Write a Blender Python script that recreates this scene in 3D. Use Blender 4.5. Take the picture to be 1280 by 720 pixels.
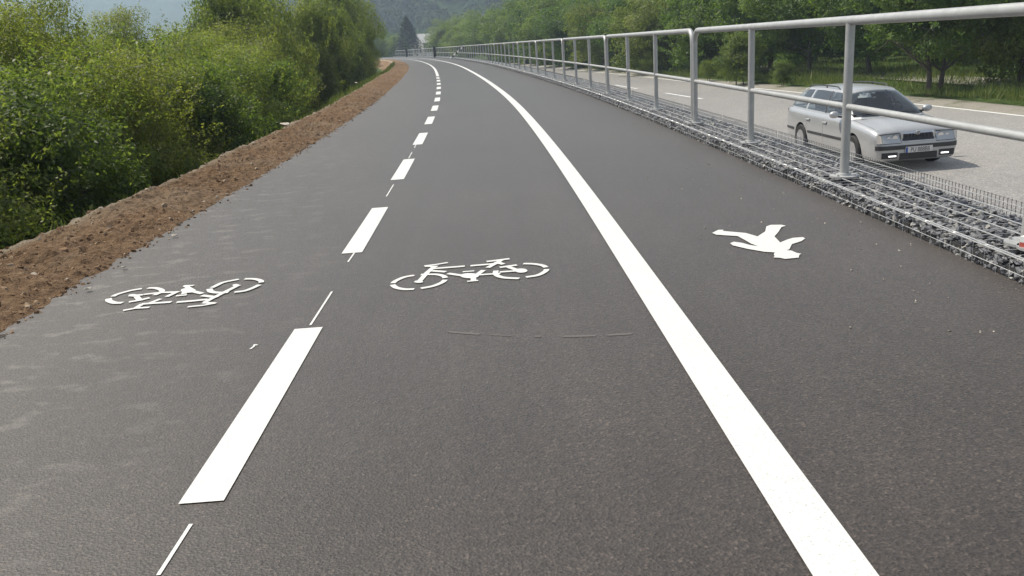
import bpy, bmesh, math, random
import numpy as np
from mathutils import Vector, Matrix

for o in list(bpy.data.objects): bpy.data.objects.remove(o)
S = bpy.context.scene
COL = S.collection
R = math.radians

# ------------------------------------------------------------------ camera
CF, CYH, CROLL, CH = 1046.0, 53.0, R(4.1), 1.2      # focal (px of 1280), horizon row, roll, height above path
CP = math.atan2((360 - CYH) * math.cos(CROLL), CF)
cam = bpy.data.cameras.new('camera'); camo = bpy.data.objects.new('camera', cam); COL.objects.link(camo)
cam.sensor_width = 36; cam.lens = CF / 1280 * 36; cam.clip_start = .05; cam.clip_end = 20000
_r0 = Vector((1, 0, 0)); _u0 = Vector((0, math.sin(CP), math.cos(CP))); _f = Vector((0, math.cos(CP), -math.sin(CP)))
_c, _s = math.cos(CROLL), math.sin(CROLL)
_X = _c * _r0 - _s * _u0; _Y = _s * _r0 + _c * _u0
m = Matrix.Identity(4)
for i in range(3):
    m[i][0] = _X[i]; m[i][1] = _Y[i]; m[i][2] = -_f[i]
m[2][3] = CH
camo.matrix_world = m
S.camera = camo

def ground(px, py, Z=0.0):
    """pixel of the 1280x720 photograph -> point on the level Z"""
    d = _X * (px - 640) + _Y * (360 - py) + _f * CF
    t = (Z - CH) / d.z
    return (d.x * t, d.y * t)

# ------------------------------------------------------------------ sky, sun, exposure
SUNV = Vector((-.56, .34, 1.0)).normalized()
elev = math.asin(SUNV.z); azim = math.atan2(SUNV.x, SUNV.y)
W = bpy.data.worlds.new('World'); S.world = W; W.use_nodes = True
nt = W.node_tree; nt.nodes.clear()
sk = nt.nodes.new('ShaderNodeTexSky'); sk.sky_type = 'NISHITA'; sk.sun_disc = False
sk.sun_elevation = elev; sk.sun_rotation = azim; sk.dust_density = 1.2; sk.air_density = 1.0
bg = nt.nodes.new('ShaderNodeBackground'); bg.inputs[1].default_value = .125
wo = nt.nodes.new('ShaderNodeOutputWorld')
hs = nt.nodes.new('ShaderNodeHueSaturation'); hs.inputs['Saturation'].default_value = .42      # milky summer sky
nt.links.new(sk.outputs[0], hs.inputs['Color']); nt.links.new(hs.outputs[0], bg.inputs[0]); nt.links.new(bg.outputs[0], wo.inputs[0])
sl = bpy.data.lights.new('sun', 'SUN'); sl.energy = 5.0; sl.angle = R(.5); sl.color = (1, .935, .81)
so = bpy.data.objects.new('sun', sl); COL.objects.link(so)
so.rotation_euler = SUNV.to_track_quat('Z', 'Y').to_euler()
S.view_settings.view_transform = 'Standard'; S.view_settings.look = 'None'
S.view_settings.exposure = .22; S.view_settings.gamma = 1
S.render.engine = 'CYCLES'
S.cycles.max_bounces = 8; S.cycles.volume_bounces = 1; S.cycles.transparent_max_bounces = 6

# ------------------------------------------------------------------ helpers
rng = np.random.default_rng(7)
random.seed(7)

def mat(name): 
    M = bpy.data.materials.new(name); M.use_nodes = True
    return M, M.node_tree, M.node_tree.nodes['Principled BSDF']
def plain(name, col, rough=.6, metal=0., spec=.5, coat=0.):
    M, t, b = mat(name)
    b.inputs['Base Color'].default_value = (*col, 1); b.inputs['Roughness'].default_value = rough
    b.inputs['Metallic'].default_value = metal; b.inputs['Specular IOR Level'].default_value = spec
    b.inputs['Coat Weight'].default_value = coat
    return M
def N(t, kind, **kw):
    n = t.nodes.new(kind)
    for k, v in kw.items():
        if k.startswith('i_'): n.inputs[int(k[2:]) if k[2:].isdigit() else k[2:]].default_value = v
        else: setattr(n, k, v)
    return n
def ramp(t, fac, stops):
    n = t.nodes.new('ShaderNodeValToRGB'); e = n.color_ramp.elements
    while len(e) < len(stops): e.new(.5)
    for q, (p, c) in zip(e, stops):
        q.position = p; q.color = (*c, 1) if len(c) == 3 else c
    t.links.new(fac, n.inputs[0]); return n
def mixc(t, fac, a, b, mode='MIX'):
    n = t.nodes.new('ShaderNodeMix'); n.data_type = 'RGBA'; n.blend_type = mode
    for s, v in ((0, fac), (6, a), (7, b)):
        if hasattr(v, 'is_output'): t.links.new(v, n.inputs[s])
        else: n.inputs[s].default_value = v if s == 0 else (*v, 1)
    return n.outputs[2]
def noise(t, vec, scale, detail=4, rough=.55):
    n = N(t, 'ShaderNodeTexNoise', i_Scale=scale, i_Detail=detail, i_Roughness=rough)
    t.links.new(vec, n.inputs['Vector']); return n.outputs['Fac']
def bump(t, b, h, strength, dist):
    n = N(t, 'ShaderNodeBump', i_Strength=strength, i_Distance=dist)
    t.links.new(h, n.inputs['Height']); t.links.new(n.outputs[0], b.inputs['Normal']); return n

def vnoise(x, y, seed=0):
    """value noise, numpy"""
    xi = np.floor(x).astype(np.int64); yi = np.floor(y).astype(np.int64)
    fx = x - xi; fy = y - yi; fx = fx * fx * (3 - 2 * fx); fy = fy * fy * (3 - 2 * fy)
    def h(a, b):
        n = (a * 374761393 + b * 668265263 + seed * 974711) & 0x7fffffff
        n = ((n ^ (n >> 13)) * 1274126177) & 0x7fffffff
        return ((n ^ (n >> 16)) & 0xffff) / 65535.0
    return (h(xi, yi) * (1 - fx) + h(xi + 1, yi) * fx) * (1 - fy) + (h(xi, yi + 1) * (1 - fx) + h(xi + 1, yi + 1) * fx) * fy
def fbm(x, y, o=4, seed=0):
    s = 0; a = .5
    for k in range(o):
        s = s + a * (vnoise(x * 2 ** k, y * 2 ** k, seed + k) - .5); a *= .5
    return s

def mesh_np(name, v, faces, material=None, smooth=False):
    me = bpy.data.meshes.new(name); me.from_pydata(np.asarray(v).tolist(), [], faces if isinstance(faces, list) else faces.tolist()); me.update()
    if material is not None: me.materials.append(material)
    if smooth: me.polygons.foreach_set('use_smooth', [True] * len(me.polygons))
    return me
def obj(name, me, parent=None, loc=None, rotz=None):
    o = bpy.data.objects.new(name, me); COL.objects.link(o)
    if parent is not None: o.parent = parent
    if loc is not None: o.location = loc
    if rotz is not None: o.rotation_euler = (0, 0, rotz)
    return o
def tag(o, label=None, cat=None, group=None, kind=None):
    if label: o['label'] = label
    if cat: o['category'] = cat
    if group: o['group'] = group
    if kind: o['kind'] = kind
    return o
def thing(name, label, cat, loc=(0, 0, 0), rotz=0, group=None):
    return tag(obj(name, None, None, loc, rotz), label, cat, group)

_ones = ['', 'first', 'second', 'third', 'fourth', 'fifth', 'sixth', 'seventh', 'eighth', 'ninth', 'tenth', 'eleventh', 'twelfth', 'thirteenth', 'fourteenth', 'fifteenth', 'sixteenth', 'seventeenth', 'eighteenth', 'nineteenth']
def ordinal(n):
    if n < 20: return _ones[n]
    t = ['', '', 'twent', 'thirt', 'fort', 'fift', 'sixt', 'sevent', 'eight', 'ninet'][n // 10]
    return t + ('ieth' if n % 10 == 0 else 'y-' + _ones[n % 10])

class MB:
    """collects shapes, builds one mesh"""
    def __init__(s): s.v = []; s.f = []
    def add(s, v, f):
        k = len(s.v); s.v += [tuple(p) for p in v]; s.f += [tuple(i + k for i in q) for q in f]; return s
    def box(s, x0, x1, y0, y1, z0, z1):
        return s.add([(x0, y0, z0), (x1, y0, z0), (x1, y1, z0), (x0, y1, z0), (x0, y0, z1), (x1, y0, z1), (x1, y1, z1), (x0, y1, z1)],
                     [(0, 3, 2, 1), (4, 5, 6, 7), (0, 1, 5, 4), (1, 2, 6, 5), (2, 3, 7, 6), (3, 0, 4, 7)])
    def tube(s, pts, r, n=8, caps=True):
        pts = [Vector(p) for p in pts]; k = len(pts)
        rr = r if hasattr(r, '__len__') else [r] * k
        vs = []; prev = None
        for i, p in enumerate(pts):
            d = (pts[min(i + 1, k - 1)] - pts[max(i - 1, 0)]).normalized()
            if prev is None:
                a = d.cross(Vector((0, 0, 1)))
                if a.length < 1e-3: a = d.cross(Vector((1, 0, 0)))
            else: a = prev - d * prev.dot(d)
            a.normalize(); prev = a; b = d.cross(a)
            for j in range(n):
                t = 2 * math.pi * j / n
                vs.append(p + (a * math.cos(t) + b * math.sin(t)) * rr[i])
        fs = [(i * n + j, i * n + (j + 1) % n, (i + 1) * n + (j + 1) % n, (i + 1) * n + j) for i in range(k - 1) for j in range(n)]
        if caps: fs += [tuple(range(n))[::-1], tuple((k - 1) * n + j for j in range(n))]
        return s.add(vs, fs)
    def grid(s, P):
        h, w = len(P), len(P[0])
        return s.add([p for r in P for p in r], [(i * w + j, i * w + j + 1, (i + 1) * w + j + 1, (i + 1) * w + j) for i in range(h - 1) for j in range(w - 1)])
    def lathe(s, prof, n=24, axis='z', c=(0, 0, 0)):
        vs = []
        for (r, h) in prof:
            for j in range(n):
                t = 2 * math.pi * j / n; a, b = r * math.cos(t), r * math.sin(t)
                p = (a, b, h) if axis == 'z' else (h, a, b) if axis == 'x' else (a, h, b)
                vs.append((p[0] + c[0], p[1] + c[1], p[2] + c[2]))
        fs = [(i * n + j, i * n + (j + 1) % n, (i + 1) * n + (j + 1) % n, (i + 1) * n + j) for i in range(len(prof) - 1) for j in range(n)]
        fs += [tuple(range(n))[::-1], tuple((len(prof) - 1) * n + j for j in range(n))]
        return s.add(vs, fs)
    def mesh(s, name, material=None, smooth=False):
        me = bpy.data.meshes.new(name); me.from_pydata(s.v, [], s.f); me.update()
        bm = bmesh.new(); bm.from_mesh(me); bmesh.ops.recalc_face_normals(bm, faces=bm.faces[:]); bm.to_mesh(me); bm.free()
        if material is not None: me.materials.append(material)
        if smooth:
            me.polygons.foreach_set('use_smooth', [True] * len(me.polygons))
            try: me.set_sharp_from_angle(angle=R(smooth if smooth is not True else 40))
            except Exception: pass
        return me
    def build(s, name, material, parent=None, smooth=False, loc=None, rotz=None):
        return obj(name, s.mesh(name, material, smooth), parent, loc, rotz)

# ------------------------------------------------------------------ the line of the path
_hy = [-60, 0, 5, 14, 22, 33, 48, 65, 85, 108, 130, 155, 200, 260, 400, 3000]
_hv = [-.012, -.012, -.012, -.032, -.056, -.070, -.080, -.104, -.126, -.15, -.195, -.24, -.27, -.28, -.28, -.28]
_ys = np.arange(-60, 3000, .25); _cc = np.cumsum(np.interp(_ys, _hy, _hv)) * .25
_cc += .72 - np.interp(0, _ys, _cc)
def cx(y): return np.interp(y, _ys, _cc)
def hd(y): return np.interp(y, _hy, _hv)
def off(u, y):
    """point at distance u to the right of the solid line, beside its point at y"""
    h = hd(y); n = np.sqrt(1 + h * h)
    return cx(y) + u / n, y - u * h / n
def yaw(y): return -math.atan(float(hd(y)))      # rotation that turns +Y along the path... (dx/dy = h)
ROADZ = -1.65
UL, UG0, UG1 = -3.22, 1.60, 2.24               # path's left edge, gabion's near and far edge
U_SOLID, U_DASH = 0.0, -1.642

# ------------------------------------------------------------------ materials
def asphalt(name, dark, light, dusty=False, grain=110., b_strength=.5, rough=.8, coarse=.25):
    M, t, b = mat(name)
    co = N(t, 'ShaderNodeTexCoord').outputs['Object']
    n1 = noise(t, co, grain, 3, .7); n2 = noise(t, co, coarse, 4); n3 = noise(t, co, 2.3, 5)
    vo = N(t, 'ShaderNodeTexVoronoi', i_Scale=grain * .8); t.links.new(co, vo.inputs['Vector'])
    mid = tuple((a + c) / 2 for a, c in zip(dark, light))
    col = ramp(t, n1, [(.28, dark), (.52, mid), (.74, light)]).outputs[0]
    stone = ramp(t, vo.outputs['Color'], [(.0, (.45, .43, .42)), (.45, (.92, .9, .89)), (.75, (1.15, 1.1, 1.06)), (1, (2.3, 2.15, 2.0))]).outputs[0]
    col = mixc(t, 1., col, stone, 'MULTIPLY')
    patch = ramp(t, n2, [(.35, (.90, .89, .90)), (.65, (1.10, 1.09, 1.07))]).outputs[0]
    col = mixc(t, 1., col, patch, 'MULTIPLY')
    fine = ramp(t, n3, [(.3, (.93, .92, .92)), (.7, (1.07, 1.06, 1.05))]).outputs[0]
    col = mixc(t, 1., col, fine, 'MULTIPLY')
    if dusty:
        uv0 = N(t, 'ShaderNodeUVMap'); mp0 = N(t, 'ShaderNodeMapping'); mp0.inputs['Scale'].default_value = (5.0, .10, 1); t.links.new(uv0.outputs[0], mp0.inputs['Vector'])
        col = mixc(t, 1., col, ramp(t, noise(t, mp0.outputs[0], 1.0, 3, .6), [(.3, (.91, .905, .90)), (.7, (1.09, 1.085, 1.08))]).outputs[0], 'MULTIPLY')
        col = mixc(t, 1., col, ramp(t, noise(t, co, .55, 3, .6), [(.35, (.90, .885, .88)), (.65, (1.08, 1.08, 1.08))]).outputs[0], 'MULTIPLY')
    if dusty:                                     # dry soil trodden and driven onto the left margin
        uv = N(t, 'ShaderNodeUVMap'); sp = N(t, 'ShaderNodeSeparateXYZ'); t.links.new(uv.outputs[0], sp.inputs[0])
        mp = N(t, 'ShaderNodeMapping'); mp.inputs['Scale'].default_value = (4.2, 7.5, 1); mp.inputs['Rotation'].default_value = (0, 0, .25)
        t.links.new(uv.outputs[0], mp.inputs['Vector'])
        sm = noise(t, mp.outputs[0], 1.25, 2, .5)
        blob = ramp(t, sm, [(.565, (0, 0, 0)), (.66, (1, 1, 1))]).outputs[0]
        edge = N(t, 'ShaderNodeMapRange'); edge.inputs['From Min'].default_value = -1.35; edge.inputs['From Max'].default_value = -3.0
        t.links.new(sp.outputs['X'], edge.inputs['Value'])
        far = N(t, 'ShaderNodeMapRange'); far.inputs['From Min'].default_value = 30; far.inputs['From Max'].default_value = 12
        t.links.new(sp.outputs['Y'], far.inputs['Value'])
        brk = ramp(t, noise(t, co, 26, 3, .7), [(.32, (.15, .15, .15)), (.58, (1, 1, 1))]).outputs[0]
        f = N(t, 'ShaderNodeMath', operation='MULTIPLY'); t.links.new(blob, f.inputs[0]); t.links.new(edge.outputs[0], f.inputs[1])
        f2 = N(t, 'ShaderNodeMath', operation='MULTIPLY'); t.links.new(f.outputs[0], f2.inputs[0]); t.links.new(brk, f2.inputs[1])
        f3 = N(t, 'ShaderNodeMath', operation='MULTIPLY'); t.links.new(f2.outputs[0], f3.inputs[0]); f3.inputs[1].default_value = .38
        col = mixc(t, f3.outputs[0], col, (.26, .235, .205))
        film = N(t, 'ShaderNodeMath', operation='MULTIPLY'); t.links.new(edge.outputs[0], film.inputs[0]); film.inputs[1].default_value = .08
        col = mixc(t, film.outputs[0], col, (.22, .185, .15))
    t.links.new(col, b.inputs['Base Color'])
    b.inputs['Sheen Tint'].default_value = (1, .94, .86, 1); b.inputs['Sheen Weight'].default_value = .45; b.inputs['Sheen Roughness'].default_value = .3
    b.inputs['Roughness'].default_value = rough; b.inputs['Specular IOR Level'].default_value = .5
    add = N(t, 'ShaderNodeMath', operation='ADD'); t.links.new(n1, add.inputs[0]); t.links.new(vo.outputs['Distance'], add.inputs[1])
    bump(t, b, add.outputs[0], b_strength, .004)
    return M
M_path = asphalt('path asphalt', (.0185, .0153, .0138), (.078, .0672, .0602), True, 150., .4, .55)
M_road = asphalt('old road asphalt', (.215, .213, .207), (.345, .341, .332), False, 60., .25, .75, .12)

def paint_mat(name, col, wear=.4):
    M, t, b = mat(name)
    co = N(t, 'ShaderNodeTexCoord').outputs['Object']
    n = noise(t, co, 60, 4, .7); n2 = noise(t, co, 3, 3)
    c = ramp(t, n, [(.2, tuple(x * .88 for x in col)), (.42, col), (1, tuple(min(1, x * 1.04) for x in col))]).outputs[0]
    c = mixc(t, wear, c, ramp(t, n2, [(.3, (.9, .89, .87)), (.7, (1, 1, 1))]).outputs[0], 'MULTIPLY')
    pit = ramp(t, noise(t, co, 150, 2, .6), [(.30, (.45, .44, .42)), (.37, (1, 1, 1))]).outputs[0]
    c = mixc(t, .8, c, pit, 'MULTIPLY')
    t.links.new(c, b.inputs['Base Color']); b.inputs['Roughness'].default_value = .55
    bump(t, b, n, .15, .003)
    return M
M_white = paint_mat('white road paint', (.635, .632, .61))
M_oldwhite = paint_mat('worn road paint', (.74, .74, .72), .8)

def soil_mat():
    M, t, b = mat('loose brown soil')
    co = N(t, 'ShaderNodeTexCoord').outputs['Object']
    n1 = noise(t, co, 22, 6, .7); n2 = noise(t, co, 1.1, 4); n3 = noise(t, co, 90, 3, .6)
    c = ramp(t, n1, [(.30, (.115, .070, .040)), (.5, (.225, .143, .083)), (.72, (.35, .245, .155))]).outputs[0]
    c = mixc(t, .8, c, ramp(t, n2, [(.3, (.80, .78, .74)), (.7, (1.15, 1.12, 1.10))]).outputs[0], 'MULTIPLY')
    at = N(t, 'ShaderNodeAttribute', attribute_name='dry')
    c = mixc(t, at.outputs['Fac'], c, (.36, .305, .225))
    t.links.new(c, b.inputs['Base Color']); b.inputs['Roughness'].default_value = .95; b.inputs['Specular IOR Level'].default_value = .15
    a = N(t, 'ShaderNodeMath', operation='ADD'); t.links.new(n1, a.inputs[0]); t.links.new(n3, a.inputs[1])
    bump(t, b, a.outputs[0], 1.0, .035)
    return M
M_soil = soil_mat()

def ground_mat():
    M, t, b = mat('rough meadow ground')
    co = N(t, 'ShaderNodeTexCoord').outputs['Object']
    n1 = noise(t, co, 6, 6, .7); n2 = noise(t, co, .12, 4); n3 = noise(t, co, .9, 4)
    c = ramp(t, n1, [(.3, (.035, .060, .018)), (.55, (.075, .115, .034)), (.78, (.13, .16, .06))]).outputs[0]
    c = mixc(t, .8, c, ramp(t, n2, [(.3, (.72, .8, .7)), (.7, (1.2, 1.12, 1.0))]).outputs[0], 'MULTIPLY')
    c = mixc(t, ramp(t, n3, [(.55, (0, 0, 0)), (.75, (.5, .5, .5))]).outputs[0], c, (.15, .125, .075))
    t.links.new(c, b.inputs['Base Color']); b.inputs['Roughness'].default_value = .95; b.inputs['Specular IOR Level'].default_value = .1
    bump(t, b, n1, .8, .06); return M
M_ground = ground_mat()

def gravel_mat():
    M, t, b = mat('shoulder gravel')
    co = N(t, 'ShaderNodeTexCoord').outputs['Object']
    n1 = noise(t, co, 30, 5, .7); n2 = noise(t, co, .8, 4)
    c = ramp(t, n1, [(.3, (.16, .145, .12)), (.7, (.34, .315, .27))]).outputs[0]
    c = mixc(t, ramp(t, n2, [(.48, (0, 0, 0)), (.7, (.8, .8, .8))]).outputs[0], c, (.10, .115, .045))
    t.links.new(c, b.inputs['Base Color']); b.inputs['Roughness'].default_value = .95
    bump(t, b, n1, .6, .02); return M
M_gravel = gravel_mat()

def leaf_mat(name, dark, mid, light, trans=.35, rough=.5):
    M, t, b = mat(name)
    at = N(t, 'ShaderNodeAttribute', attribute_name='var')
    oi = N(t, 'ShaderNodeObjectInfo')
    c = ramp(t, at.outputs['Fac'], [(.0, dark), (.5, mid), (.93, light), (1, tuple(min(1, x * 1.25) for x in light))]).outputs[0]
    tint = ramp(t, oi.outputs['Random'], [(0, (.80, .92, .80)), (.35, (1, 1, 1)), (.7, (1.12, 1.07, .88)), (1, (.92, 1.06, .95))]).outputs[0]
    c = mixc(t, 1., c, tint, 'MULTIPLY')
    t.links.new(c, b.inputs['Base Color']); b.inputs['Roughness'].default_value = rough; b.inputs['Specular IOR Level'].default_value = .35
    tr = N(t, 'ShaderNodeBsdfTranslucent'); 
    t.links.new(mixc(t, 1., c, (1.35, 1.45, .7), 'MULTIPLY'), tr.inputs[0])
    mx = N(t, 'ShaderNodeMixShader'); mx.inputs[0].default_value = trans
    t.links.new(b.outputs[0], mx.inputs[1]); t.links.new(tr.outputs[0], mx.inputs[2])
    t.links.new(mx.outputs[0], t.nodes['Material Output'].inputs[0]); return M
M_leaf_shrub = leaf_mat('olive shrub leaves', (.072, .098, .025), (.158, .185, .046), (.25, .262, .085), .58)
M_leaf_fresh = leaf_mat('fresh green leaves', (.066, .098, .026), (.140, .180, .046), (.225, .250, .085), .55)
M_leaf_tree = leaf_mat('walnut leaves', (.046, .085, .022), (.095, .155, .036), (.16, .215, .058), .52)
M_leaf_con = leaf_mat('conifer needles', (.012, .026, .014), (.022, .045, .022), (.04, .065, .03), .1)
M_grass = leaf_mat('grass blades', (.05, .085, .02), (.10, .15, .04), (.20, .21, .08), .3)
M_forest = leaf_mat('wooded hillside', (.022, .040, .016), (.032, .056, .021), (.044, .07, .027), .05, .9)

def bark_mat():
    M, t, b = mat('grey brown bark')
    co = N(t, 'ShaderNodeTexCoord').outputs['Object']
    mp = N(t, 'ShaderNodeMapping'); mp.inputs['Scale'].default_value = (1, 1, .2); t.links.new(co, mp.inputs[0])
    n = noise(t, mp.outputs[0], 22, 5, .7)
    t.links.new(ramp(t, n, [(.3, (.035, .028, .022)), (.7, (.13, .11, .09))]).outputs[0], b.inputs['Base Color'])
    b.inputs['Roughness'].default_value = .95; bump(t, b, n, .8, .03); return M
M_bark = bark_mat()

def galv():
    M, t, b = mat('galvanised grey steel')
    co = N(t, 'ShaderNodeTexCoord').outputs['Object']
    n = noise(t, co, 9, 5, .65); n2 = noise(t, co, 70, 3, .6)
    t.links.new(ramp(t, n, [(.3, (.37, .37, .365)), (.7, (.46, .46, .45))]).outputs[0], b.inputs['Base Color'])
    t.links.new(ramp(t, n2, [(.3, (.38,) * 3), (.7, (.6,) * 3)]).outputs[0], b.inputs['Roughness'])
    b.inputs['Metallic'].default_value = .35
    return M
M_steel = galv()
M_wire = plain('galvanised wire', (.62, .62, .61), .38, .6)
def rock_mat():
    M, t, b = mat('crushed grey rock')
    co = N(t, 'ShaderNodeTexCoord').outputs['Object']
    at = N(t, 'ShaderNodeAttribute', attribute_name='var'); oi = N(t, 'ShaderNodeObjectInfo')
    a = N(t, 'ShaderNodeMath', operation='ADD'); t.links.new(at.outputs['Fac'], a.inputs[0]); t.links.new(oi.outputs['Random'], a.inputs[1])
    fr = N(t, 'ShaderNodeMath', operation='FRACT'); t.links.new(a.outputs[0], fr.inputs[0])
    c = ramp(t, fr.outputs[0], [(0, (.125, .125, .137)), (.4, (.185, .185, .198)), (.75, (.245, .245, .25)), (.93, (.32, .31, .29)), (1, (.42, .40, .36))]).outputs[0]
    n = noise(t, co, 35, 5, .65)
    c = mixc(t, .8, c, ramp(t, n, [(.3, (.75, .75, .77)), (.7, (1.2, 1.2, 1.18))]).outputs[0], 'MULTIPLY')
    t.links.new(c, b.inputs['Base Color']); b.inputs['Roughness'].default_value = .8
    bump(t, b, n, .5, .01); return M
M_rock = rock_mat()
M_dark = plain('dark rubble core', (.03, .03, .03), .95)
M_black = plain('black plastic', (.018, .018, .02), .45)
M_rubber = plain('tyre rubber', (.02, .02, .02), .8)

# ------------------------------------------------------------------ terrain, path, road
def rw(y): return np.interp(y, [0, 15, 27, 47, 67, 120, 400], [2.9, 2.75, 2.4, 1.2, .85, .6, .6])      # the road draws away from the path towards the camera
def strip(name, us, zf, y, material, uv=False, parent=None, smooth=True, warp=False):
    us = np.asarray(us, float)
    P = np.zeros((len(y), len(us), 3))
    for j, u in enumerate(us):
        P[:, j, 0], P[:, j, 1] = off(u + (rw(y) * min(1, max(0, (u - 2.3)) / 9) if warp else 0), y)
    U, Y = np.meshgrid(us, y); P[:, :, 2] = zf(U, Y)
    h, w = P.shape[:2]
    i, j = np.meshgrid(np.arange(h - 1), np.arange(w - 1), indexing='ij'); a = (i * w + j).ravel()
    F = np.stack([a, a + 1, a + w + 1, a + w], 1)
    me = mesh_np(name, P.reshape(-1, 3), F, material, smooth)
    if uv:
        l = me.uv_layers.new(name='UVMap'); vi = np.zeros(len(me.loops), np.int32); me.loops.foreach_get('vertex_index', vi)
        q = np.stack([U.ravel(), Y.ravel()], 1)[vi]; l.data.foreach_set('uv', q.ravel())
    return obj(name, me, parent)

def rows(a, b, d0, g=1.0):
    r = [a]; d = d0
    while r[-1] < b: r.append(r[-1] + d); d *= g
    return np.array(r)

_tu = np.array([-2600, -1200, -500, -200, -80, -40, -22, -14, -10, -8, -6.2, -5.2, -4.6, -4.2, -3.6, -3.0, 1.7, 2.02, 2.06, 2.6, 4, 8, 11.3, 11.7, 12.2, 13, 15, 18, 22, 30, 45, 80, 200, 500, 1200, 2600])
_tz = np.array([-3, -3, -3, -3, -3, -3, -2.9, -2.7, -2.45, -2.0, -1.25, -.72, -.32, -.12, -.06, -.06, -.06, -.06, -1.73, -1.73, -1.73, -1.72, -1.72, -1.72, -1.70, -1.58, -1.5, -1.47, -1.47, -1.45, -1.4, -1.3, -1.2, -1.2, -1.2, -1.2])
tus = np.unique(np.concatenate([_tu, np.linspace(-60, -4.2, 60), np.linspace(12, 60, 60)]))
def tz(U, Y):
    z = np.interp(U, _tu, _tz)
    k = np.clip((np.abs(U - 4) - 9.6) / 4, 0, 1) * (1 - .9 * np.exp(-((U - 18.6) / 1.6) ** 4))
    return z + k * (.5 * fbm(U * .22, Y * .22, 3, 3) + .12 * fbm(U * 1.2, Y * 1.2, 2, 5))
ty = np.concatenate([rows(-30, 120, .8), rows(121, 2600, 1.2, 1.05)])
ground_o = strip('ground', tus, tz, ty, M_ground, warp=True)
tag(ground_o, 'rough grassy ground on both sides of path and road', None, None, 'structure')

py = np.concatenate([rows(-4, 60, .5), rows(60.8, 330, 1.5)])
path = strip('cycle_path', [UL - .06, UL - .05, UL, -2.4, -1.2, 0, .8, UG0 + .05], lambda U, Y: np.where(U < UL - .055, -.07, 0.0) + 0 * Y, py, M_path, True)
tag(path, 'dark asphalt shared cycle and foot path curving left', None, None, 'structure')
road = strip('road', [2.30, 4.5, 7.2, 9.6, 11.6], lambda U, Y: ROADZ + .02 * (U - 2.3) * (11.6 - U) / 21 + 0 * Y, np.concatenate([rows(-10, 100, 1), rows(101, 400, 4)]), M_road, warp=True)
tag(road, 'pale grey road below the railing', None, None, 'structure')
def roadz(u): return ROADZ + .02 * (u - 2.3) * (11.6 - u) / 21
shoulder = strip('road_shoulder', np.linspace(11.4, 12.75, 8), lambda U, Y: np.interp(U, [11.4, 11.62, 12.2, 12.75], [-1.71, -1.635, -1.58, -1.60]) + .05 * fbm(U * 3, Y * 2, 3, 9), rows(-6, 200, .5), M_gravel, warp=True)
tag(shoulder, 'sandy gravel shoulder along the far side of the road', None, None, 'structure')

# bank of loose soil beside the path
bu = np.concatenate([np.arange(UL + .16, -4.75, -.03), [-5.1, -5.6]])[::-1]
def bank_out(Y): return -4.10 + .10 * fbm(Y * .35, Y * 0 + 3, 3, 40) * 2 - np.clip((Y - 9) * .012, 0, .35)
def bank_z(U, Y):
    e = bank_out(Y)
    prof = np.interp((U - UL) / (e - UL), [-.2, -.08, 0, .06, .2, .5, .85, 1.0, 1.18, 2], [-.05, -.022, -.004, .018, .05, .085, .085, .055, -.12, -1.05])
    amp = np.clip((UL - U + .12) / .3, .22, 1)
    return prof + amp * (.07 * fbm(U * 5, Y * 5, 4, 11) + .075 * fbm(U * 15, Y * 15, 3, 12) + .05 * np.maximum(0, fbm(U * 9, Y * 9, 2, 17)))
by = np.concatenate([rows(1.5, 14, .035), rows(14.06, 40, .09), rows(40.2, 190, .4)])
bank = strip('soil_bank', bu, bank_z, by, M_soil, False, None, False)
me = bank.data; vz = np.zeros(len(me.vertices) * 3); me.vertices.foreach_get('co', vz); vz = vz.reshape(-1, 3)
UU, YY = np.meshgrid(bu, by); e = bank_out(YY)
dry = np.clip(1 - np.abs((UU - e - .02) / .16), 0, 1) * .95 + .5 * np.clip(fbm(UU * 2, YY * 1.2, 3, 21) * 4, 0, 1) * .5
ca = me.attributes.new('dry', 'FLOAT', 'POINT'); ca.data.foreach_set('value', dry.ravel())
tag(bank, 'bank of loose brown soil along the left edge of the path', None, None, 'structure')

# clods and little stones in the soil: nobody could count them
def hull_stone(r, rg, pts=11, flat=.7):
    p = rg.normal(size=(pts, 3)); p /= np.linalg.norm(p, axis=1)[:, None]
    p *= rg.uniform(.75, 1.1, (pts, 1)); p[:, 2] *= flat; p[:, 0] *= rg.uniform(.8, 1.25)
    bm = bmesh.new()
    for q in p * r: bm.verts.new(q)
    bmesh.ops.convex_hull(bm, input=bm.verts[:])
    bm.verts.ensure_lookup_table()
    for v in [v for v in bm.verts if not v.link_faces]: bm.verts.remove(v)
    bmesh.ops.triangulate(bm, faces=bm.faces[:])
    bm.verts.index_update(); V = np.array([v.co[:] for v in bm.verts]); Fc = np.array([[v.index for v in f.verts] for f in bm.faces]); bm.free()
    return V, Fc
STONES = [hull_stone(1, rng, 11, .6) for _ in range(14)]
def stone_cloud(pos, size, name, material, rg, parent=None, flatten=1.0, loc=None):
    VV = []; FF = []; va = []; k = 0
    for p, s in zip(pos, size):
        V, Fc = STONES[rg.integers(len(STONES))]
        a, b, c = rg.uniform(0, 6.28, 3); b *= .12
        Rm = np.array(Matrix.Rotation(a, 3, 'Z') @ Matrix.Rotation(b, 3, 'X') @ Matrix.Rotation(c * flatten, 3, 'Y'))
        VV.append((V * s) @ Rm.T + p); FF.append(Fc + k); k += len(V); va.append(np.full(len(V), rg.random()))
    me = mesh_np(name, np.concatenate(VV), np.concatenate(FF), material)
    at = me.attributes.new('var', 'FLOAT', 'POINT'); at.data.foreach_set('value', np.concatenate(va))
    at = me.attributes.new('dry', 'FLOAT', 'POINT'); at.data.foreach_set('value', np.concatenate(va) * .7)
    return me
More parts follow.
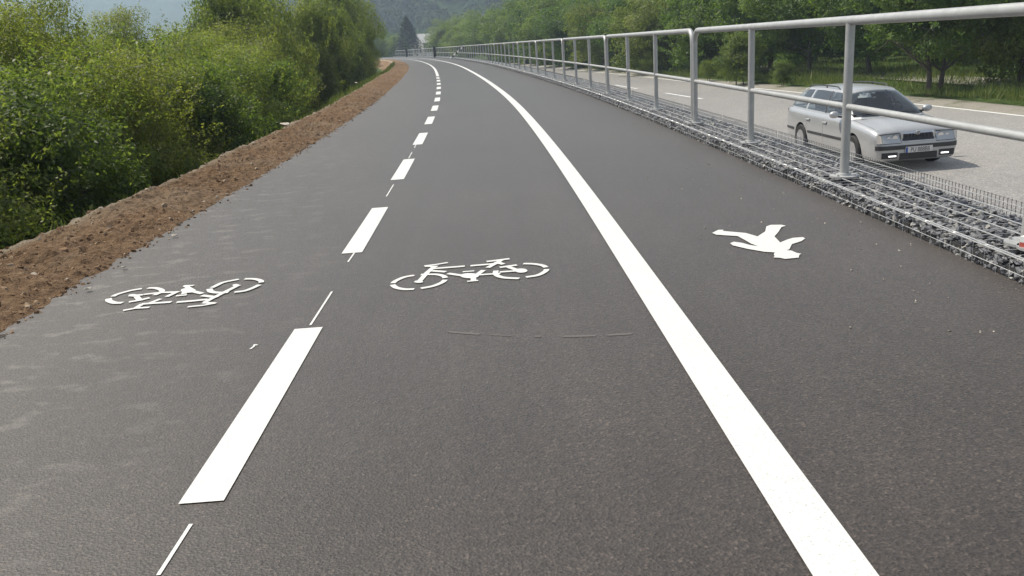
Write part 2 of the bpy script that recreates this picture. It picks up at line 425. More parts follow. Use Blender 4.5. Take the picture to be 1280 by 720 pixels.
def crumb_mat():
    M, t, b = mat('dry soil crumbs'); at = N(t, 'ShaderNodeAttribute', attribute_name='var')
    t.links.new(ramp(t, at.outputs['Fac'], [(0, (.15, .095, .055)), (.6, (.24, .155, .095)), (.9, (.34, .25, .17)), (1, (.42, .37, .30))]).outputs[0], b.inputs['Base Color'])
    b.inputs['Roughness'].default_value = .95; b.inputs['Specular IOR Level'].default_value = .1; return M
M_crumb = crumb_mat()
n = 6500
cy = 1.8 + 24 * rng.random(n) ** 1.6; cu = rng.uniform(-4.45, UL - .0, n); edge = rng.random(n) < .13
cu[edge] = UL + rng.normal(.0, .045, edge.sum())
X, Yp = off(cu, cy); Z = np.maximum(bank_z(cu, cy), np.where(cu > UL - .05, .003, -9))
size = np.clip(rng.lognormal(math.log(.010), .5, n), .005, .034)
clods = obj('soil_clods', stone_cloud(np.stack([X, Yp, Z], 1), size, 'soil_clods', M_crumb, rng))
tag(clods, 'loose clods of brown earth strewn over the bank', 'soil', None, 'stuff')
pb = plain('pale stone', (.42, .38, .32), .9)
# a few pale stones one can pick out on the bank
for (px_, py_, s, lab) in [(356, 156, .13, 'pale bent stone lying at the outer rim of the soil bank'), (318, 180, .06, 'small whitish stone on the soil bank below the pale bent stone'),
                       (217, 287, .03, 'pale stone at the edge between soil bank and asphalt'), (153, 325, .026, 'light brown stone half on the asphalt edge'),
                       (108, 352, .028, 'flat beige stone by the soil edge beside the left bicycle symbol'), (445, 104, .10, 'pale rubble stone far along the soil bank')]:
    gx, gy = ground(px_, py_, .06)
    V, Fc = STONES[rng.integers(len(STONES))]
    me = mesh_np('stone', V * s * np.array([1, .7, .6]), Fc, pb)
    tag(obj('stone', me, None, (gx, gy, .075 if s > .055 else .02), rng.uniform(0, 3)), lab, 'stone', 'stones on the soil bank')

# ------------------------------------------------------------------ painted markings
def ribbon(u, w, y0, y1, name, z=.004, material=M_white, step=.5, warp=False):
    ys = np.linspace(y0, y1, max(2, int((y1 - y0) / step) + 1))
    return strip(name, [u - w / 2, u + w / 2], lambda U, Y: z + 0 * U, ys, material, smooth=False, warp=warp)
tag(ribbon(0, .142, -3, 300, 'solid_line'), 'long solid white line dividing cycle lanes from walkway', 'road marking')
ordn = ['first', 'second', 'third', 'fourth', 'fifth', 'sixth', 'seventh', 'eighth', 'ninth', 'tenth', 'eleventh', 'twelfth', 'thirteenth']
for k in range(12):
    y0 = 2.16 + 2.985 * k
    tag(ribbon(U_DASH + (.018 if k == 0 else -.004), .130, y0, y0 + 1.53, 'lane_dash'), f'white painted dash between the cycle lanes, {ordn[k]} from the camera', 'road marking', 'dashes of the cycle lane line')
tag(ribbon(U_DASH, .126, 2.16 + 2.985 * 12, 300, 'lane_line'), 'continuous white line between the cycle lanes far in the bend', 'road marking')

def stroke(mb, pts, w, z=.0045):
    P = [Vector((*ground(*p), 0)) for p in pts]
    L = []; Rr = []
    for i, p in enumerate(P):
        d = (P[min(i + 1, len(P) - 1)] - P[max(i - 1, 0)]).normalized(); nn = Vector((d.y, -d.x, 0))
        L.append((p.x - nn.x * w / 2, p.y - nn.y * w / 2, z)); Rr.append((p.x + nn.x * w / 2, p.y + nn.y * w / 2, z))
    mb.grid([[a, b] for a, b in zip(L, Rr)])
def dense(pts, n=5):
    """Catmull-Rom through pixel points"""
    if len(pts) < 3: return pts
    P = [np.array(p, float) for p in pts]; P = [2 * P[0] - P[1]] + P + [2 * P[-1] - P[-2]]; out = []
    for i in range(1, len(P) - 2):
        for t in np.linspace(0, 1, n, endpoint=False):
            a, b, c, d = P[i - 1:i + 3]
            out.append(.5 * (2 * b + (c - a) * t + (2 * a - 5 * b + 4 * c - d) * t * t + (3 * b - a - 3 * c + d) * t ** 3))
    out.append(P[-2]); return [tuple(q) for q in out]
zl = [.0045]
def symbol(name, strokes, blobs, ox, oy, sc, label):
    mb = MB()
    for st in strokes:
        w, pts = st[0], [(ox + x / sc, oy + y / sc) for x, y in st[1:]]
        zl[0] += .00004
        stroke(mb, dense(pts) if len(pts) > 3 else pts, w, zl[0])
    for (x, y, rx, ry) in blobs:
        zl[0] += .00004
        ring = [(*ground(ox + (x + rx * math.cos(t)) / sc, oy + (y + ry * math.sin(t)) / sc), zl[0]) for t in np.linspace(0, 2 * math.pi, 18, endpoint=False)]
        mb.add(ring, [tuple(range(18))])
    me = mb.mesh(name, M_white)
    for p in me.polygons:
        if p.normal.z < 0: p.flip()
    return tag(obj(name, me), label, 'road marking')
w = .030
symbol('bicycle_symbol', [
    (w, (255, 240), (190, 252), (135, 275), (112, 293)), (w, (110, 303), (135, 322), (190, 333), (255, 332)),
    (w, (300, 327), (380, 312), (440, 288), (462, 270)), (w, (462, 258), (450, 245), (400, 234), (300, 235)),
    (w, (290, 280), (335, 228), (385, 185)), (.024, (322, 178), (400, 168), (480, 155)), (.026, (330, 180), (412, 181)),
    (w, (385, 195), (592, 179)), (.03, (375, 210), (466, 217)), (w, (480, 228), (585, 243)), (.02, (578, 217), (656, 211)), (.02, (608, 281), (682, 275)), (.03, (648, 250), (652, 279)),
    (.03, (655, 250), (717, 206)), (.026, (680, 238), (830, 228)), (.03, (630, 177), (740, 168), (830, 160)), (w, (738, 149), (890, 130)), (w, (835, 140), (745, 190)), (w, (800, 150), (850, 167)),
    (.03, (825, 188), (940, 172)), (.03, (870, 180), (940, 206)), (.028, (825, 219), (940, 211)),
    (w, (800, 210), (800, 236), (850, 256), (955, 262)), (w, (1000, 253), (1080, 240), (1128, 215), (1138, 200)), (w, (1134, 188), (1110, 175), (1050, 165), (982, 163))],
    [(285, 284, 30, 8), (625, 244, 62, 17), (968, 210, 42, 14)], 470, 300, 5.3333, 'white bicycle symbol in the middle lane beside the dashed line')
symbol('bicycle_symbol', [
    (w, (335, 185), (250, 200), (160, 225), (122, 243)), (w * 1.15, (92, 258), (98, 275), (140, 289), (195, 288)), (w, (378, 181), (430, 181), (472, 192), (480, 208), (425, 233)),
    (w, (242, 238), (345, 230)), (w, (290, 236), (318, 268)), (w, (240, 283), (330, 268), (390, 252)), (.026, (198, 345), (290, 328), (390, 322)), (.028, (285, 330), (340, 297)), (w, (330, 298), (550, 283)), (.026, (395, 290), (472, 260)),
    (.028, (350, 228), (470, 214), (590, 211)), (.028, (515, 245), (600, 205)), (.024, (638, 165), (712, 163)), (.024, (583, 239), (662, 231)), (.028, (650, 165), (690, 190)), (.03, (640, 225), (650, 205)), (w, (700, 205), (775, 222)),
    (w, (588, 285), (700, 276), (810, 265)), (w, (1040, 160), (960, 200), (850, 255), (790, 287)), (.028, (780, 289), (872, 293)), (.022, (668, 319), (780, 308), (870, 292)), (w, (770, 236), (880, 250)),
    (w, (1040, 118), (930, 140), (868, 168), (843, 180)), (w * 1.1, (826, 188), (838, 208), (890, 216), (965, 212)), (w, (1083, 115), (1150, 116), (1198, 128), (1204, 142)), (w, (1190, 158), (1140, 182), (1080, 203), (1008, 212))],
    [(272, 236, 36, 9), (672, 200, 55, 17), (1020, 163, 26, 9)], 120, 330, 5.818, 'white bicycle symbol in the left lane near the soil bank')
pedp = [(92, 202), (160, 168), (218, 165), (222, 180), (480, 203), (612, 242), (700, 185), (712, 128), (760, 110), (880, 108), (938, 120), (885, 135), (850, 190), (805, 242), (870, 312), (960, 275), (1020, 258), (1130, 250), (1155, 265), (1115, 295), (1005, 330), (975, 390), (940, 400), (1000, 405), (1060, 432), (1110, 440), (1088, 455), (1082, 485), (925, 500), (870, 487), (795, 483), (808, 465), (798, 450), (808, 425), (690, 418), (500, 385), (330, 345), (298, 320), (340, 303), (430, 315), (520, 340), (620, 355), (540, 325), (480, 290), (385, 238), (230, 228), (140, 222)]
bm = bmesh.new()
f_ = bm.faces.new([bm.verts.new((*ground(880 + x / 9.143, 270 + y / 9.143), .005)) for x, y in pedp])
bmesh.ops.triangulate(bm, faces=[f_]); bm.normal_update()
if bm.faces[:][0].normal.z < 0: bmesh.ops.reverse_faces(bm, faces=bm.faces[:])
me = bpy.data.meshes.new('pedestrian_symbol'); bm.to_mesh(me); bm.free(); me.materials.append(M_white)
tag(obj('pedestrian_symbol', me), 'white walking figure painted on the walkway right of the solid line', 'road marking')
premarks = [((198, 720), (239, 656), 'thin white setting-out line before the nearest dash'), ((388, 407), (415, 365), 'thin white setting-out line just past the nearest dash'),
            ((435, 328), (444, 315), 'short thin white line at the near end of the second dash'), ((483, 246), (492, 231), 'thin white setting-out line just before the third dash'),
            ((511, 198), (515, 190.5), 'short thin white line at the far end of the third dash'), ((518, 185), (520, 181), 'tiny white line at the near end of the fourth dash')]
for a, b_, lab in premarks:
    mb = MB(); stroke(mb, [a, b_], .011, .0042 if 0 else .003); me = mb.mesh('guide_mark', M_white)
    for p in me.polygons:
        if p.normal.z < 0: p.flip()
    tag(obj('guide_mark', me), lab, 'road marking', 'thin setting-out marks of the dashed line')
mb = MB(); stroke(mb, [(313, 437), (317, 434), (318.5, 431.5)], .010, .003); stroke(mb, [(317, 431.6), (322, 432)], .012, .0031); me = mb.mesh('paint_fleck', M_white)
for p in me.polygons:
    if p.normal.z < 0: p.flip()
tag(obj('paint_fleck', me), 'small white paint squiggle left of the nearest dash', 'road marking')
M_scuff = plain('pale scuff', (.115, .106, .10), .9)
mb = MB()
for a_, b_ in ((560, 600), (612, 640), (668, 676), (704, 745), (760, 790)): stroke(mb, dense([(x_, 415 + 6 * (1 - ((x_ - 690) / 130) ** 2)) for x_ in np.linspace(a_, b_, 5)]), .02 if a_ != 612 else .012, .002)
me = mb.mesh('scuff_mark', M_scuff)
for p in me.polygons:
    if p.normal.z < 0: p.flip()
tag(obj('scuff_mark', me), 'faint pale scuff arc across the middle lane below the bicycle symbol', 'road marking', None, 'stuff')
# road markings
tag(ribbon(11.45, .15, -8, 300, 'road_edge_line', roadz(11.45) + .006, M_oldwhite, 1, True), 'white edge line along the far side of the road', 'road marking')
for k in range(9):
    y0 = 35.2 - 9.8 + 9.8 * k
    if k == 0: continue
    tag(ribbon(8.1, .13, y0, y0 + 5.0, 'road_dash', roadz(8.1) + .006, M_oldwhite, .5, True), f'white centre dash on the road, {ordn[k - 1]} one beyond the car', 'road marking', 'centre dashes of the road')

# ------------------------------------------------------------------ gabion baskets
GL, GH, GW = 2.0, .105, UG1 - UG0            # length, top above path, width
def wires():
    mb = MB(); W2 = .0024
    for xx in (.004, .026, .15, .275, .40, .52, GW - .004):
        mb.tube([(xx, 0, GH + .006), (xx, GL, GH + .006)], .0032, 5)
    for k in range(20): mb.tube([(.004, k * .1 + .05, GH + .001), (GW - .004, k * .1 + .05, GH + .001)], .0013, 4)
    sp = [(.015 + .011 * math.cos(a), GL * t, GH + .003 + .006 * math.sin(a)) for t, a in zip(np.linspace(0, 1, 28 * 7), np.linspace(0, 28 * 2 * math.pi, 28 * 7))]
    mb.tube(sp, .0016, 4)
    return mb
def front_wires():
    mb = MB()
    for k in range(20): mb.tube([(-.004, k * .1 + .02, -.05), (-.004, k * .1 + .02, GH + .004)], .0012, 4)
    mb.tube([(-.004, 0, .045), (-.004, GL, .045)], .0014, 4)
    return mb
def back_wires():
    mb = MB(); x = GW + .004
    for k in range(50): mb.tube([(x, k * .04 + .02, ROADZ - .02), (x, k * .04 + .02, GH + .036)], .0026, 4)
    for zz in np.arange(GH + .03, ROADZ, -.06): mb.tube([(x + .004, 0, zz), (x + .004, GL, zz)], .0021, 4)
    return mb
ME_wt = wires().mesh('wire_lid', M_wire); ME_wf = front_wires().mesh('wire_front', M_wire); ME_wb = back_wires().mesh('wire_back', plain('dull zinc wire', (.22, .22, .22), .6, .3))
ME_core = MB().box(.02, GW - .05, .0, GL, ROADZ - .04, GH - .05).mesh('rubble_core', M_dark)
def fill_positions(rg):
    P = []; Sz = []
    for layer, zz in ((0, GH - .05), (1, GH - .026)):
        nn = 620 if layer else 420
        g = int(math.sqrt(nn * GW / GL)) + 1; hgt = int(nn / g)
        for i in range(g):
            for j in range(hgt):
                s = rg.uniform(.015, .031)
                P.append(((i + .5 + rg.uniform(-.4, .4)) / g * (GW - .07) + .035, (j + .5 + rg.uniform(-.45, .45)) / hgt * (GL - .06) + .03, zz - s * .35 + rg.uniform(-.006, .004))); Sz.append(s)
    for k in range(240):                          # the low face towards the path
        s = rg.uniform(.014, .026); P.append((.018 + rg.uniform(0, .014), rg.uniform(.03, GL - .03), rg.uniform(.0, GH - .03))); Sz.append(s)
    for k in range(560):                          # the high face towards the road
        s = rg.uniform(.05, .075); P.append((GW - .055 + rg.uniform(-.02, .005), rg.uniform(.06, GL - .06), rg.uniform(ROADZ, GH - .07))); Sz.append(s)
    return np.array(P), np.array(Sz)
FILLS = []
for k in range(3):
    rg = np.random.default_rng(100 + k); P, Sz = fill_positions(rg)
    FILLS.append(stone_cloud(P, Sz, 'stone_fill', M_rock, rg))
ST_ME = []
for (V, Fc) in STONES:
    me = mesh_np('stone', V, Fc, M_rock); at = me.attributes.new('var', 'FLOAT', 'POINT'); at.data.foreach_set('value', np.zeros(len(V))); ST_ME.append(me)
def place_frame(u, y):
    x0, y0 = off(u, y); return float(x0), float(y0), math.atan(float(hd(y))) * -1
gy = .6; k = 0
while gy < 168:
    x0, y0, rz = place_frame(UG0, gy)
    g = thing('gabion', f'wire gabion of grey stones under the railing, {ordinal(k)} from the right picture edge' if k > 3 else ['', 'stone filled gabion basket at the right edge of the picture', 'stone filled gabion basket just right of the nearest railing post', 'stone filled gabion basket under the nearest railing post, in front of the car'][k] or 'wire gabion of grey stones just outside the right edge of the picture',
              'gabion', (x0, y0, 0), rz, 'gabions along the path')
    if 1 <= k <= 4:
        rg = np.random.default_rng(200 + k); P, Sz = fill_positions(rg)
        vis = np.where(P[:, 2] > -.02)[0]; vis = vis[np.argsort(-(P[vis, 2] * 10 + Sz[vis] * 14 - P[vis, 0] * .25))][:300]
        rest = np.setdiff1d(np.arange(len(P)), vis)
        tag(obj('stone_fill', stone_cloud(P[rest], Sz[rest], 'stone_fill', M_rock, rg), g), kind='stuff')
        for i in vis:
            s = obj('stone', ST_ME[rg.integers(len(ST_ME))], g, P[i]); s.scale = (Sz[i],) * 3
            s.rotation_euler = (rg.uniform(-.2, .2), rg.uniform(-.4, .4), rg.uniform(0, 6.28))
    else:
        tag(obj('stone_fill', FILLS[k % 3], g), kind='stuff')
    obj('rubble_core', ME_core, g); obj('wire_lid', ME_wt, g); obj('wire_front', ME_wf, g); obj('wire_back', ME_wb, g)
    gy += GL + .01; k += 1

# ------------------------------------------------------------------ railing frames
PT, RT, MT = .031, .031, .0225          # radii of posts, top rail, middle rail
ZB, ZT, ZM = GH + .012, 1.185, .605
def rail_frame(y0, y1, label, curved=True):
    u = 1.80
    x0, yy0, rz = place_frame(u, y0)
    g = thing('railing_frame', label, 'railing', (x0, yy0, 0), 0, 'railing frames on the gabions')
    def P(y, z):
        a, b = off(u, y); return (float(a) - x0, float(b) - yy0, z)
    e0, e1 = y0 + .05, y1 - .05
    mb = MB(); rad = .15; nb = 7
    pts = [P(e0, ZB), P(e0, ZM), P(e0, ZT - rad)]
    pts += [P(e0 + rad * (1 - math.cos(t)), ZT - rad + rad * math.sin(t)) for t in np.linspace(.2, math.pi / 2, nb)]
    pts += [P(y, ZT) for y in np.linspace(e0 + rad + .3, e1 - rad - .3, 6)]
    pts += [P(e1 - rad * (1 - math.cos(t)), ZT - rad + rad * math.sin(t)) for t in np.linspace(math.pi / 2, .2, nb)]
    pts += [P(e1, ZT - rad), P(e1, ZM), P(e1, ZB)]
    mb.tube(pts, RT, 12); mb.build('top_rail', M_steel, g, 50)
    pos = [e0, y0 + (y1 - y0) / 3, y0 + 2 * (y1 - y0) / 3, e1]
    for y in pos[1:3]:
        MB().tube([P(y, ZB), P(y, ZT - RT * .6)], PT, 12).build('post', M_steel, g, 50)
    for a, b in zip(pos[:-1], pos[1:]):
        MB().tube([P(a + PT * .9, ZM), P(b - PT * .9, ZM)], MT, 10).build('middle_rail', M_steel, g, 50)
    for i, y in enumerate(pos):
        c = P(y, 0); q = MB().lathe([(.10, GH + .004), (.10, GH + .016), (.045, GH + .016), (.042, GH + .03), (PT + .004, GH + .032)], 14, 'z', c)
        for t in (.6, 2.2, 3.8, 5.4):
            q.tube([(c[0] + .078 * math.cos(t), c[1] + .078 * math.sin(t), GH + .01), (c[0] + .078 * math.cos(t), c[1] + .078 * math.sin(t), GH + .028)], .008, 6)
        q.build('base_plate', M_steel, g, 40)
    return g
FL = 6.5; fy = 10.28 - FL - FL; k = 0
M_band = None
while fy < 165:
    if k == 0: lab = 'grey tubular railing frame just behind the right edge of the picture'
    elif k == 1: lab = 'grey tubular railing frame nearest the camera, in front of the car'
    else: lab = f'grey tubular railing frame on the gabions, {ordinal(k)} from the camera'
    rail_frame(fy, fy + FL, lab); fy += FL; k += 1

# striped warning bar leaning at the railing far away
def stripe_bar():
    dd = 84.0; p0 = ground(563, 72, 0); p1 = ground(582, 72, 0); a = Vector((p0[0] / p0[1] * dd, dd, .10)); b = Vector((p1[0] / p1[1] * dd, dd - .4, 1.22))
    g = thing('warning_bar', 'black and white striped bar slanting up the railing in the distance', 'warning bar', tuple(a))
    d = (b - a)
    for i in range(8):
        p, q = d * (i / 8), d * ((i + 1) / 8)
        MB().tube([p, q], .075, 8).build('stripe', M_whitep if i % 2 == 0 else M_black, g)
M_whitep = plain('white enamel', (.75, .75, .73), .4)
stripe_bar()
# dark pillars in the far railing
for i, (yy, lab) in enumerate([(112, 'dark pillar at the far railing beside the house'), (150, 'dark pillar at the far end of the railing by the left trees')]):
    xx, y_ = off(1.62, yy); mb = MB().box(-.16, .16, -.16, .16, -.05, 1.28).box(-.2, .2, -.2, .2, 1.28, 1.36)
    tag(mb.build('pillar', M_black, None, False, (float(xx), float(y_), 0)), lab, 'pillar')
# small red and white marker lying on the gabion at the right edge
gx, gy_ = ground(1287, 306, .13)
rt = thing('marker_block', 'small red and white marker block on the gabion at the right edge', 'marker', (gx, gy_, GH + .006), .5)
MB().box(-.03, .03, -.03, .03, 0, .032).build('base', plain('faded red plastic', (.45, .09, .07), .5), rt)
MB().box(-.03, .03, -.03, .03, .0325, .06).build('cap', M_whitep, rt)

# ------------------------------------------------------------------ hills and far wood
def hill(name, label, az0, az1, d0, d1, d2, hf, seed, material, na=120, nd=26):
    az = np.linspace(R(az0), R(az1), na); dd = np.concatenate([np.linspace(d0, d1, nd), np.linspace(d1, d2, 8)[1:]])
    A, Dd = np.meshgrid(az, dd)
    t = np.clip((Dd - d0) / (d1 - d0), 0, 1); back = np.clip((Dd - d1) / (d2 - d1), 0, 1)
    hz = hf(np.degrees(A)) * (t ** 1.2) * (1 - back * .8)
    X = Dd * np.sin(A); Y = Dd * np.cos(A)
    hz = hz * (1 + .25 * fbm(X * .008, Y * .008, 4, seed)) + t * 6 * fbm(X * .05, Y * .05, 3, seed + 5) - 3.0
    h, w = X.shape; i, j = np.meshgrid(np.arange(h - 1), np.arange(w - 1), indexing='ij'); a = (i * w + j).ravel()
    me = mesh_np(name, np.stack([X.ravel(), Y.ravel(), hz.ravel()], 1), np.stack([a, a + 1, a + w + 1, a + w], 1), material, True)
    return tag(obj(name, me), label, None, None, 'structure'), (A, Dd, hz)
def hill_mat():
    M, t, b = mat('wooded slope')
    co = N(t, 'ShaderNodeTexCoord').outputs['Object']
    n1 = noise(t, co, .05, 6, .7); n2 = noise(t, co, .006, 3)
    c = ramp(t, n1, [(.35, (.018, .034, .014)), (.65, (.055, .085, .03))]).outputs[0]
    c = mixc(t, ramp(t, n2, [(.55, (0, 0, 0)), (.7, (.5, .5, .5))]).outputs[0], c, (.08, .11, .04))
    t.links.new(c, b.inputs['Base Color']); b.inputs['Roughness'].default_value = 1; b.inputs['Specular IOR Level'].default_value = 0
    bump(t, b, n1, 1, 6); return M
M_hill = hill_mat()
hill('hill', 'hazy blue wooded hill filling the sky at upper left', -62, 12, 900, 1500, 2100, lambda a: np.interp(a, [-62, -48, -38, -31.5, -28.5, -24, -17, -10, 0, 12], [95, 110, 120, 128, 150, 168, 172, 150, 120, 60]), 31, M_hill)
near_h, (HA, HD, HZ) = hill('hill', 'dark forested hillside rising behind the house and the right trees', -17.5, 48, 330, 560, 800, lambda a: np.interp(a, [-17.5, -14, -9, -3, 10, 48], [0, 30, 62, 80, 85, 60]), 41, M_hill)

def quads_mesh(name, C, Nn, D, L, Wd, var, material):
    """leaf rhombs: centres, normals, directions, lengths, widths"""
    D = D - Nn * (D * Nn).sum(1)[:, None]; D /= np.linalg.norm(D, axis=1)[:, None] + 1e-9
    T = np.cross(Nn, D); L = L[:, None]; Wd = Wd[:, None]
    v = np.stack([C - D * L * .5, C + T * Wd * .5 - D * L * .06 + Nn * Wd * .12, C + D * L * .5, C - T * Wd * .5 - D * L * .06 + Nn * Wd * .12], 1).reshape(-1, 3)
    n = len(C); me = bpy.data.meshes.new(name)
    me.vertices.add(4 * n); me.vertices.foreach_set('co', v.ravel().astype(np.float32))
    me.loops.add(4 * n); me.loops.foreach_set('vertex_index', np.arange(4 * n, dtype=np.int32))
    me.polygons.add(n); me.polygons.foreach_set('loop_start', np.arange(0, 4 * n, 4, dtype=np.int32)); me.polygons.foreach_set('loop_total', np.full(n, 4, np.int32))
    me.update(); me.validate()
    at = me.attributes.new('var', 'FLOAT', 'POINT'); at.data.foreach_set('value', np.repeat(var, 4).astype(np.float32))
    me.materials.append(material); return me
def unit(a): return a / (np.linalg.norm(a, axis=1)[:, None] + 1e-9)

# crowns of the wood on the near hill
rg = np.random.default_rng(55); C = []; Nn = []; V = []; L = []
for k in range(1500):
    i = int(rg.integers(4, HA.shape[0] - 8)); j = int(rg.integers(2, HA.shape[1] - 2))
    a = HA[i, j] + rg.normal(0, .006); d = HD[i, j] + rg.normal(0, 6); r = rg.uniform(2.6, 5.2)
    c = np.array([d * math.sin(a), d * math.cos(a), HZ[i, j] + r * .9]); q = unit(rg.normal(size=(170, 3))); q[:, 2] = np.abs(q[:, 2]) * 1.3 - .25
    C.append(c + q * r * rg.uniform(.8, 1.12, (170, 1))); Nn.append(unit(q + [0, 0, .3] + rg.normal(0, .22, q.shape))); V.append(np.clip(rg.random() * .6 + rg.random(170) * .4, 0, 1)); L.append(rg.uniform(.8, 1.4, 170))
C = np.concatenate(C); Nn = np.concatenate(Nn); V = np.concatenate(V); L = np.concatenate(L)
wood = obj('wood', quads_mesh('wood', C, Nn, rg.normal(size=C.shape), L, L * .8, V, M_forest))
tag(wood, 'distant wood covering the dark hillside', 'wood', None, 'stuff')

# ------------------------------------------------------------------ crowns, trunks
def crown_mesh(name, seed, n, rad, clumps, leaf, material, droop=.3, base=.35, clump_r=(.22, .4), lo=-.75, shoots=0):
    rg = np.random.default_rng(seed); rad = np.array(rad)
    d = unit(rg.normal(size=(clumps, 3))); d[:, 2] = np.where(d[:, 2] < lo, -d[:, 2], d[:, 2])
    rr = rg.uniform(base, .86, (clumps, 1)) ** .8
    cc = d * rr * rad * (1 + .16 * rg.normal(size=(clumps, 1)))
    cr = rg.uniform(*clump_r, clumps) * rad.min()
    w = cr ** 2; idx = rg.choice(clumps, n, p=w / w.sum())
    q = unit(rg.normal(size=(n, 3))); q[:, 2] *= .75
    C = cc[idx] + q * (cr[idx] * rg.uniform(.25, 1.08, n) ** .6)[:, None]
    out = unit(C / rad)
    Nn = unit(out * .45 + q * .5 + rg.normal(0, .55, (n, 3)) + np.array([0, 0, .45]))
    D = unit(rg.normal(size=(n, 3)) + out * .4 - np.array([0, 0, droop]))
    cv = rg.random(clumps)
    if shoots:
        m_ = 22; a0 = unit(rg.normal(size=(shoots, 3)) + [0, 0, .35]); st = a0 * rad * rg.uniform(.72, .98, (shoots, 1)); dr = unit(a0 + rg.normal(0, .35, a0.shape) + [0, 0, .55]); ln = rg.uniform(.25, .7, (shoots, 1, 1)) * rad[0] / 1.55
        tt_ = np.linspace(0, 1, m_)[None, :, None]
        Cs = (st[:, None] + dr[:, None] * ln * tt_ - np.array([0, 0, .12]) * (tt_ ** 2) * ln + rg.normal(0, leaf[0] * .42, (shoots, m_, 3))).reshape(-1, 3); q_ = np.repeat(dr, m_, 0)
        k_ = len(Cs); C = np.concatenate([C[:n - k_], Cs]); D = np.concatenate([D[:n - k_], unit(q_ * .6 + rg.normal(0, .6, q_.shape))]); Nn = np.concatenate([Nn[:n - k_], unit(rg.normal(0, .7, q_.shape) + [0, 0, .5])])
    L = leaf[0] * rg.uniform(.65, 1.3, n); Wd = leaf[1] * rg.uniform(.7, 1.25, n)
    return quads_mesh(name, C, Nn, D, L, Wd, np.clip(cv[idx] * .55 + rg.random(n) * .5 - .02, 0, 1), material)
def trunk_mesh(name, seed, h, r, spread, limbs=7, fork=False, top=None):
    rg = np.random.default_rng(seed); mb = MB()
    stems = [(0, 0)] if not fork else [(-.35, 0), (.42, .1)]
    for (sx, sy) in stems:
        p = np.array([sx * .6, sy, -.3]); pts = [p]; dirv = np.array([sx * .25, rg.normal(0, .06), 1.0]); rs = [r * 1.35]
        for k in range(6):
            dirv = dirv + rg.normal(0, .08, 3) * [1, 1, 0]; p = p + dirv / np.linalg.norm(dirv) * (h + .3) / 6; pts.append(p); rs.append(r * (1 - .11 * (k + 1)))
        mb.tube([tuple(q) for q in pts], rs, 8)
        for k in range(limbs):
            i = int(rg.integers(3, 7)); s = np.array(pts[i]); a = 2 * math.pi * (k + rg.random() * .7) / limbs; l = spread * rg.uniform(.6, 1.0)
            e = s + np.array([math.cos(a) * l, math.sin(a) * l, l * rg.uniform(.35, 1.1)]); mid = (s + e) / 2 + rg.normal(0, .12, 3) * l * .5 + np.array([0, 0, .1 * l])
            r0 = rs[i] * .6; mb.tube([tuple(s), tuple(mid), tuple(e)], [r0, r0 * .6, r0 * .15], 6)
            for q in range(3):
                t = rg.uniform(.4, .95); b = mid * (1 - t) + e * t; e2 = b + rg.normal(0, .35, 3) * l * .7 + np.array([0, 0, .15 * l])
                mb.tube([tuple(b), tuple((b + e2) / 2 + rg.normal(0, .04, 3) * l), tuple(e2)], [r0 * .4, r0 * .28, r0 * .08], 5)
    return mb.mesh(name, M_bark, 60)
SH_CR = [crown_mesh('crown', 300 + k, 30000, (1.55, 1.55, 1.75), (52, 60, 40, 46)[k], ((.066, .024), (.088, .030), (.078, .044), (.056, .030))[k], M_leaf_shrub if k != 2 else M_leaf_fresh, .5, .3, (.17, .42), -.75, 130) for k in range(4)]
SH_TR = [trunk_mesh('stems', 320 + k, 1.3, .045, 1.3, 8, True) for k in range(3)]
TR_CR = [crown_mesh('crown', 340 + k, 42000, (3.6, 3.6, 3.2), 95, (.18, .08), M_leaf_tree if k < 3 else M_leaf_fresh, .8, .3, (.16, .34), -.98, 110) for k in range(5)]
TR_TR = [trunk_mesh('trunk', 360 + k, 2.6, .19, 2.6, 7) for k in range(3)]
TR_FORK = trunk_mesh('trunk', 371, 2.6, .15, 2.4, 6, True)
def place(name, label, cat, group, loc, s, rz, cr, tr, zc, sz=1.0, ts=1.0):
    t = thing(name, label, cat, loc, rz, group)
    o = obj('trunk', tr, t); o.scale = (s * ts, s * ts, s * sz)
    o = obj('crown', cr, t, (0, 0, zc)); o.scale = (s, s, s * sz); o.rotation_euler = (0, 0, rz * 2.1)
    return t
def zt_(u, y): return float(tz(np.array([[u]]), np.array([[y]]))[0, 0])

def pix(X, Y, Z):
    v = Vector((X, Y, Z - CH)); dep = v.dot(_f); return 640 + CF * v.dot(_X) / dep, 360 - CF * v.dot(_Y) / dep
def fit_height(x, y, z, s, zc):
    # shrink a shrub whose top would stand above the outline of the thicket
    for _ in range(12):
        px_, py_ = pix(x, y, z + zc(s) + 1.6 * s)
        lim = np.interp(px_, [-200, 0, 40, 60, 100, 150, 200, 260, 300, 340], [66, 54, 46, 44, 56, 42, 54, 50, 36, -40])
        if py_ >= lim: break
        s *= .93
    return s
